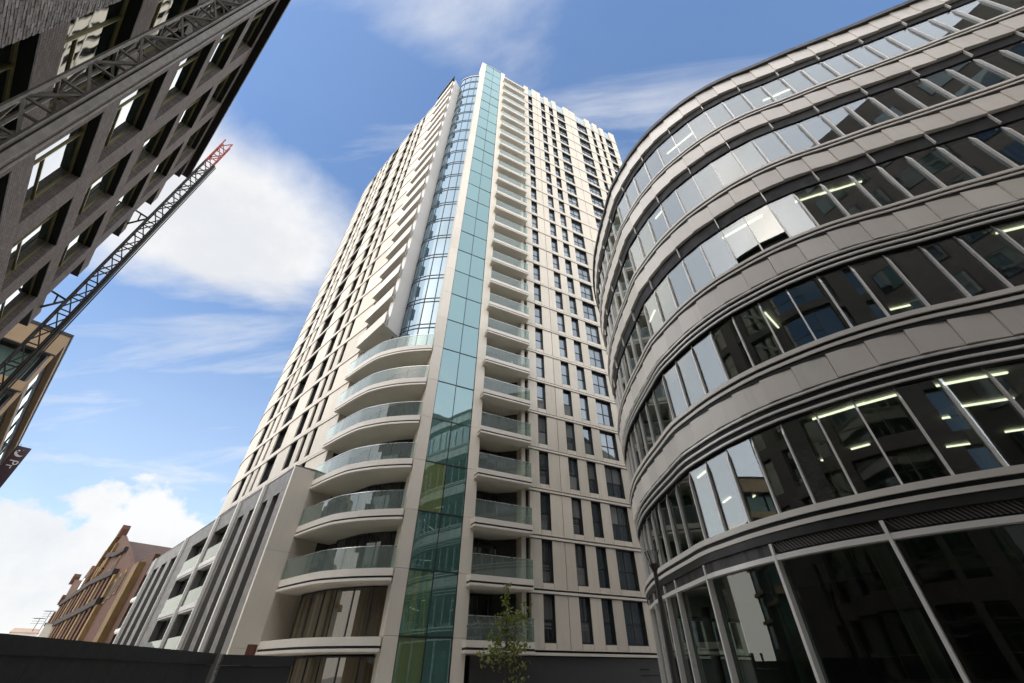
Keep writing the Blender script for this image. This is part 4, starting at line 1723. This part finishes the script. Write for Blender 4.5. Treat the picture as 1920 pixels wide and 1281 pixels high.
for (x, y) in ((150, 1106), (128, 1136)):
    P = rb(x, y)
    m = MB()
    slab_on(PRB, [(P[0] - 2.6, P[1] - 1), (P[0] + 2.6, P[1] - 1), (P[0] + 2.6, P[1] + 2.0), (P[0], P[1] + 4.2), (P[0] - 2.6, P[1] + 2.0)], -3.0, 0.25, m)
    m.build('dormer', M_STONE, redb)
    m = MB()
    slab_on(PRB, [(P[0] - 1.0, P[1] - 0.4), (P[0] + 1.0, P[1] - 0.4), (P[0] + 1.0, P[1] + 1.9), (P[0] - 1.0, P[1] + 1.9)], 0.252, 0.30, m)
    m.build('window', M_PGLASS, redb)

# far low houses
def house(name, label, x0, x1, ytop, yroof, D, wall_m, roof_m):
    A_, B_ = polar(math.degrees(math.atan2(pray(x0, 1190)[0], pray(x0, 1190)[1])), D), polar(math.degrees(math.atan2(pray(x1, 1190)[0], pray(x1, 1190)[1])), D)
    zt = online((x0 + x1) / 2, ytop, A_, B_)[2]
    zr = online((x0 + x1) / 2, yroof, A_, B_)[2]
    t = thing(name, label, 'building', (A_.x, A_.y, GZ), None)
    d = (B_ - A_)
    n_ = Vector((-d.y, d.x)).normalized()
    if n_.y < 0:
        n_ = -n_
    m = MB()
    m.prism([(p.x, p.y) for p in (A_, B_, B_ + n_ * 9, A_ + n_ * 9)], GZ, zt)
    m.build('wall', wall_m, t)
    m = MB()
    e = d.normalized() * 0.2
    A2, B2 = A_ - e - n_ * 0.25, B_ + e - n_ * 0.25
    A3, B3 = A_ - e + n_ * 9.2, B_ + e + n_ * 9.2
    mA, mB = (A2 + A3) / 2 + d * 0.08, (B2 + B3) / 2 - d * 0.08
    vs = [(A2.x, A2.y, zt), (B2.x, B2.y, zt), (B3.x, B3.y, zt), (A3.x, A3.y, zt), (mA.x, mA.y, zr), (mB.x, mB.y, zr)]
    m.add(vs, [(0, 1, 5, 4), (1, 2, 5), (2, 3, 4, 5), (3, 0, 4), (3, 2, 1, 0)])
    m.build('roof', roof_m, t)
    return t, A_, B_, zr


h1, A_, B_, zr = house('far_house', 'small far house with pinkish roof and television aerials', 17, 70, 1186, 1176, 170, M_CREAM, M_FARW)
for fx, hh in ((0.45, 2.0), (0.70, 3.6)):
    p = A_.lerp(B_, fx)
    m = MB()
    m.bar((p.x, p.y + 2, zr - 1.5), (p.x, p.y + 2, zr + hh), 0.09)
    for j in range(3):
        m.bar((p.x - 1.6, p.y + 2, zr + hh - 0.1 - 0.5 * j), (p.x + 1.4, p.y + 2, zr + hh - 0.1 - 0.5 * j), 0.06)
    for j in range(5):
        m.bar((p.x - 1.5 + 0.6 * j, p.y + 1.4, zr + hh), (p.x - 1.5 + 0.6 * j, p.y + 2.6, zr + hh), 0.05)
    m.build('aerial', M_DARK, h1)
house('far_house', 'low pale far house at the left end of the skyline', -40, 18, 1187, 1182, 190, M_CREAM, M_CREAM)
house('far_house', 'narrow cream far house with dark eaves beside the red stone building', 74, 96, 1168, 1164, 128, M_CREAM, M_SOOT)

# ================================================================== HOARDING, LAMP POST, SAPLING, POTS
def hoarding(label, A_, B_, zt):
    t = thing('site_hoarding', label, 'hoarding', (A_.x, A_.y, GZ), 'dark site hoardings')
    P_ = Path([A_, B_], 1, smooth=False)
    if (P_.at(0.5, 1)).length > (P_.at(0.5, 0)).length:
        P_.out = -1
    n = max(1, int(P_.len / 2.4))
    for i in range(n):
        m = MB()
        P_.band(m, P_.len * i / n + 0.004, P_.len * (i + 1) / n - 0.004, -0.06, 0.0, GZ, zt - 0.34, 60)
        m.build('board', M_HOARD, t)
    m = MB()
    P_.band(m, 0, P_.len, -0.14, 0.05, zt - 0.335, zt, 60)
    m.build('capping', M_HOARD, t)
    return t


hoarding('long charcoal site hoarding along the bottom left', Vector((-10.4, 6.0)), Vector((-11.98, 20.2)), 0.70)
hoarding('short charcoal site hoarding at the foot of the white pier', Vector((-11.75, 20.4)), Vector((-9.9, 22.6)), 0.68)
m = MB()
m.box((-11.9, 22.6, -0.75), 0.30, 0.30, 3.7)
tag(m.build('timber_post', M_RUST), 'red brown timber post behind the gap in the hoardings', 'post')
m = MB()
m.box((-11.92, 20.55, -0.9), 0.12, 0.12, 3.2, 0.3)
tag(m.build('fence_post', M_RAIL), 'pale steel post in the gap between two hoardings', 'post')

LP = polar(16.24, 10.0)
lamp = thing('lamp_post', 'slender dark lamp post in front of the curved office building', 'street lamp', (LP.x, LP.y, GZ))
m = MB()
m.lathe((LP.x, LP.y, GZ), [(0.11, 0), (0.11, 1.2), (0.075, 1.25), (0.062, 3.2), (0.042, 4.28), (0.042, 4.30)], 12)
m.build('pole', M_POLE, lamp, True)
m = MB()
m.lathe((LP.x, LP.y, GZ), [(0.04, 4.28), (0.10, 4.40), (0.10, 4.43)], 10)
m.build('collar', M_POLE, lamp)
m = MB()
for i in range(4):
    a = R(45 + 90 * i)
    m.bar((LP.x + 0.07 * math.cos(a), LP.y + 0.07 * math.sin(a), GZ + 4.42), (LP.x + 0.17 * math.cos(a), LP.y + 0.17 * math.sin(a), GZ + 4.68), 0.014)
m.build('lantern_frame', M_POLE, lamp)
m = MB()
m.lathe((LP.x, LP.y, GZ), [(0.08, 4.435), (0.145, 4.67)], 4)
m.build('lantern_glass', M_LENS, lamp)

TP = polar(-1.66, 13.0)
tree = thing('sapling_tree', 'thin young street tree with sparse yellowing leaves before the tower', 'tree', (TP.x, TP.y, GZ))
m = MB()
tz = [GZ, -0.9, 0.1, 0.8, 1.4, 2.0]
tx = [0.0, 0.01, 0.0, 0.02, -0.02, 0.0]
for i in range(5):
    m.bar((TP.x + tx[i], TP.y, tz[i]), (TP.x + tx[i + 1], TP.y, tz[i + 1]), 0.055 - 0.009 * i, n=7)
tips = []
rng = random.Random(3)
BR = [(0.15, 0.42, 0.62), (0.22, -0.44, 0.52), (0.55, 0.50, 1.05), (0.35, -0.25, 0.75), (0.9, 0.55, 1.3), (0.7, -0.22, 1.15), (0.1, 0.32, -0.05), (0.2, -0.5, 0.30), (0.3, 0.35, 0.5)]
for (z0, dx, z1) in BR:
    dy = rng.uniform(-0.4, 0.4)
    mid = (TP.x + dx * 0.5, TP.y + dy * 0.5, z0 + (z1 - z0) * 0.62)
    end = (TP.x + dx, TP.y + dy, z1)
    m.bar((TP.x, TP.y, z0), mid, 0.022, n=5)
    m.bar(mid, end, 0.014, n=5)
    tips += [(mid, 0.13), (end, 0.14)]
    for t_ in range(3):
        f_ = 0.35 + 0.25 * t_
        st = Vector((TP.x, TP.y, z0)).lerp(Vector(end), f_)
        tw = st + Vector((rng.uniform(-0.22, 0.22), rng.uniform(-0.22, 0.22), rng.uniform(0.05, 0.3)))
        m.bar(st, tw, 0.010, n=4)
        tips.append((tuple(tw), 0.09))
m.build('trunk', M_BARK, tree)
for z0 in (1.15, 1.3, 1.5, 1.65, 1.8, 1.95):
    tips.append(((TP.x, TP.y, z0), 0.085))
cr = MB()


def leaf(mb, c, L_, rng):
    d = Vector((rng.gauss(0, 1), rng.gauss(0, 1), rng.gauss(0, 0.7))).normalized()
    u = Vector((rng.gauss(0, 1), rng.gauss(0, 1), rng.gauss(0, 1)))
    s_ = d.cross(u).normalized() * L_ * 0.33
    c = Vector(c)
    nrm = d.cross(s_).normalized() * L_ * 0.08
    mb.add([c, c + d * L_ * 0.5 + s_ + nrm, c + d * L_, c + d * L_ * 0.5 - s_ + nrm], [(0, 1, 2), (0, 2, 3)])


for (c, r_) in tips:
    for i in range(15):
        q_ = (c[0] + rng.gauss(0, r_ * 0.7), c[1] + rng.gauss(0, r_ * 0.7), c[2] + rng.gauss(0, r_ * 0.7))
        leaf(cr, q_, rng.uniform(0.07, 0.13), rng)
cr.build('crown', M_LEAF, tree)

for (s_, r_, hh, nl, lab) in ((0.75, 0.26, 0.5, 60, 'black round pot with spiky plant on the first balcony, left end'), (2.6, 0.16, 0.3, 150, 'bushy green plant in a pot on the first balcony, right side')):
    c = PB.at(s_, -0.5)
    z0 = Z(1) + 0.365
    t = thing('potted_plant', lab, 'plant', (c.x, c.y, z0), 'pots on the first balcony')
    m = MB()
    m.lathe((c.x, c.y, z0), [(r_ * 0.7, 0), (r_, hh * 0.5), (r_ * 0.85, hh)], 12)
    m.build('pot', M_POTS, t, True)
    lf = MB()
    for i in range(nl):
        leaf(lf, (c.x + rng.gauss(0, 0.22), c.y + rng.gauss(0, 0.15), z0 + hh + abs(rng.gauss(0, 0.22))), rng.uniform(0.06, 0.16), rng)
    lf.build('leaves', M_LEAF2, t)

for (k, s_, r_, hh, nl, lab) in ((3, 3.75, 0.13, 0.25, 60, 'small leafy pot plant at the right end of the third balcony'),
                                 (4, 3.6, 0.10, 0.2, 0, 'small black pot at the right end of the fourth balcony')):
    c = PB.at(s_, -0.35)
    z0 = Z(k) + 0.365
    t = thing('potted_plant', lab, 'plant', (c.x, c.y, z0), 'pots on the upper balconies')
    m = MB()
    m.lathe((c.x, c.y, z0), [(r_ * 0.7, 0), (r_, hh)], 10)
    m.build('pot', M_POTS, t, True)
    if nl:
        lf = MB()
        for i in range(nl):
            leaf(lf, (c.x + rng.gauss(0, 0.12), c.y + rng.gauss(0, 0.12), z0 + hh + abs(rng.gauss(0, 0.18))), rng.uniform(0.06, 0.14), rng)
        lf.build('leaves', M_LEAF2, t)
for i in range(7):
    c = PB.at(2.2 + 0.27 * i, -0.25)
    z0 = Z(7) + 0.365
    o = MB()
    hh = 0.28 + 0.12 * ((i * 7) % 3)
    o.lathe((c.x, c.y, z0), [(0.06, 0), (0.09, hh * 0.6), (0.05, hh)], 8)
    o = o.build('lantern', [M_POTS, M_WHITE][i == 1], None, True)
    tag(o, 'small dark lantern in the row behind the seventh balcony glass' if i != 1 else 'white lantern in the row of dark ones on the seventh balcony', 'lantern', 'lanterns on the seventh balcony')
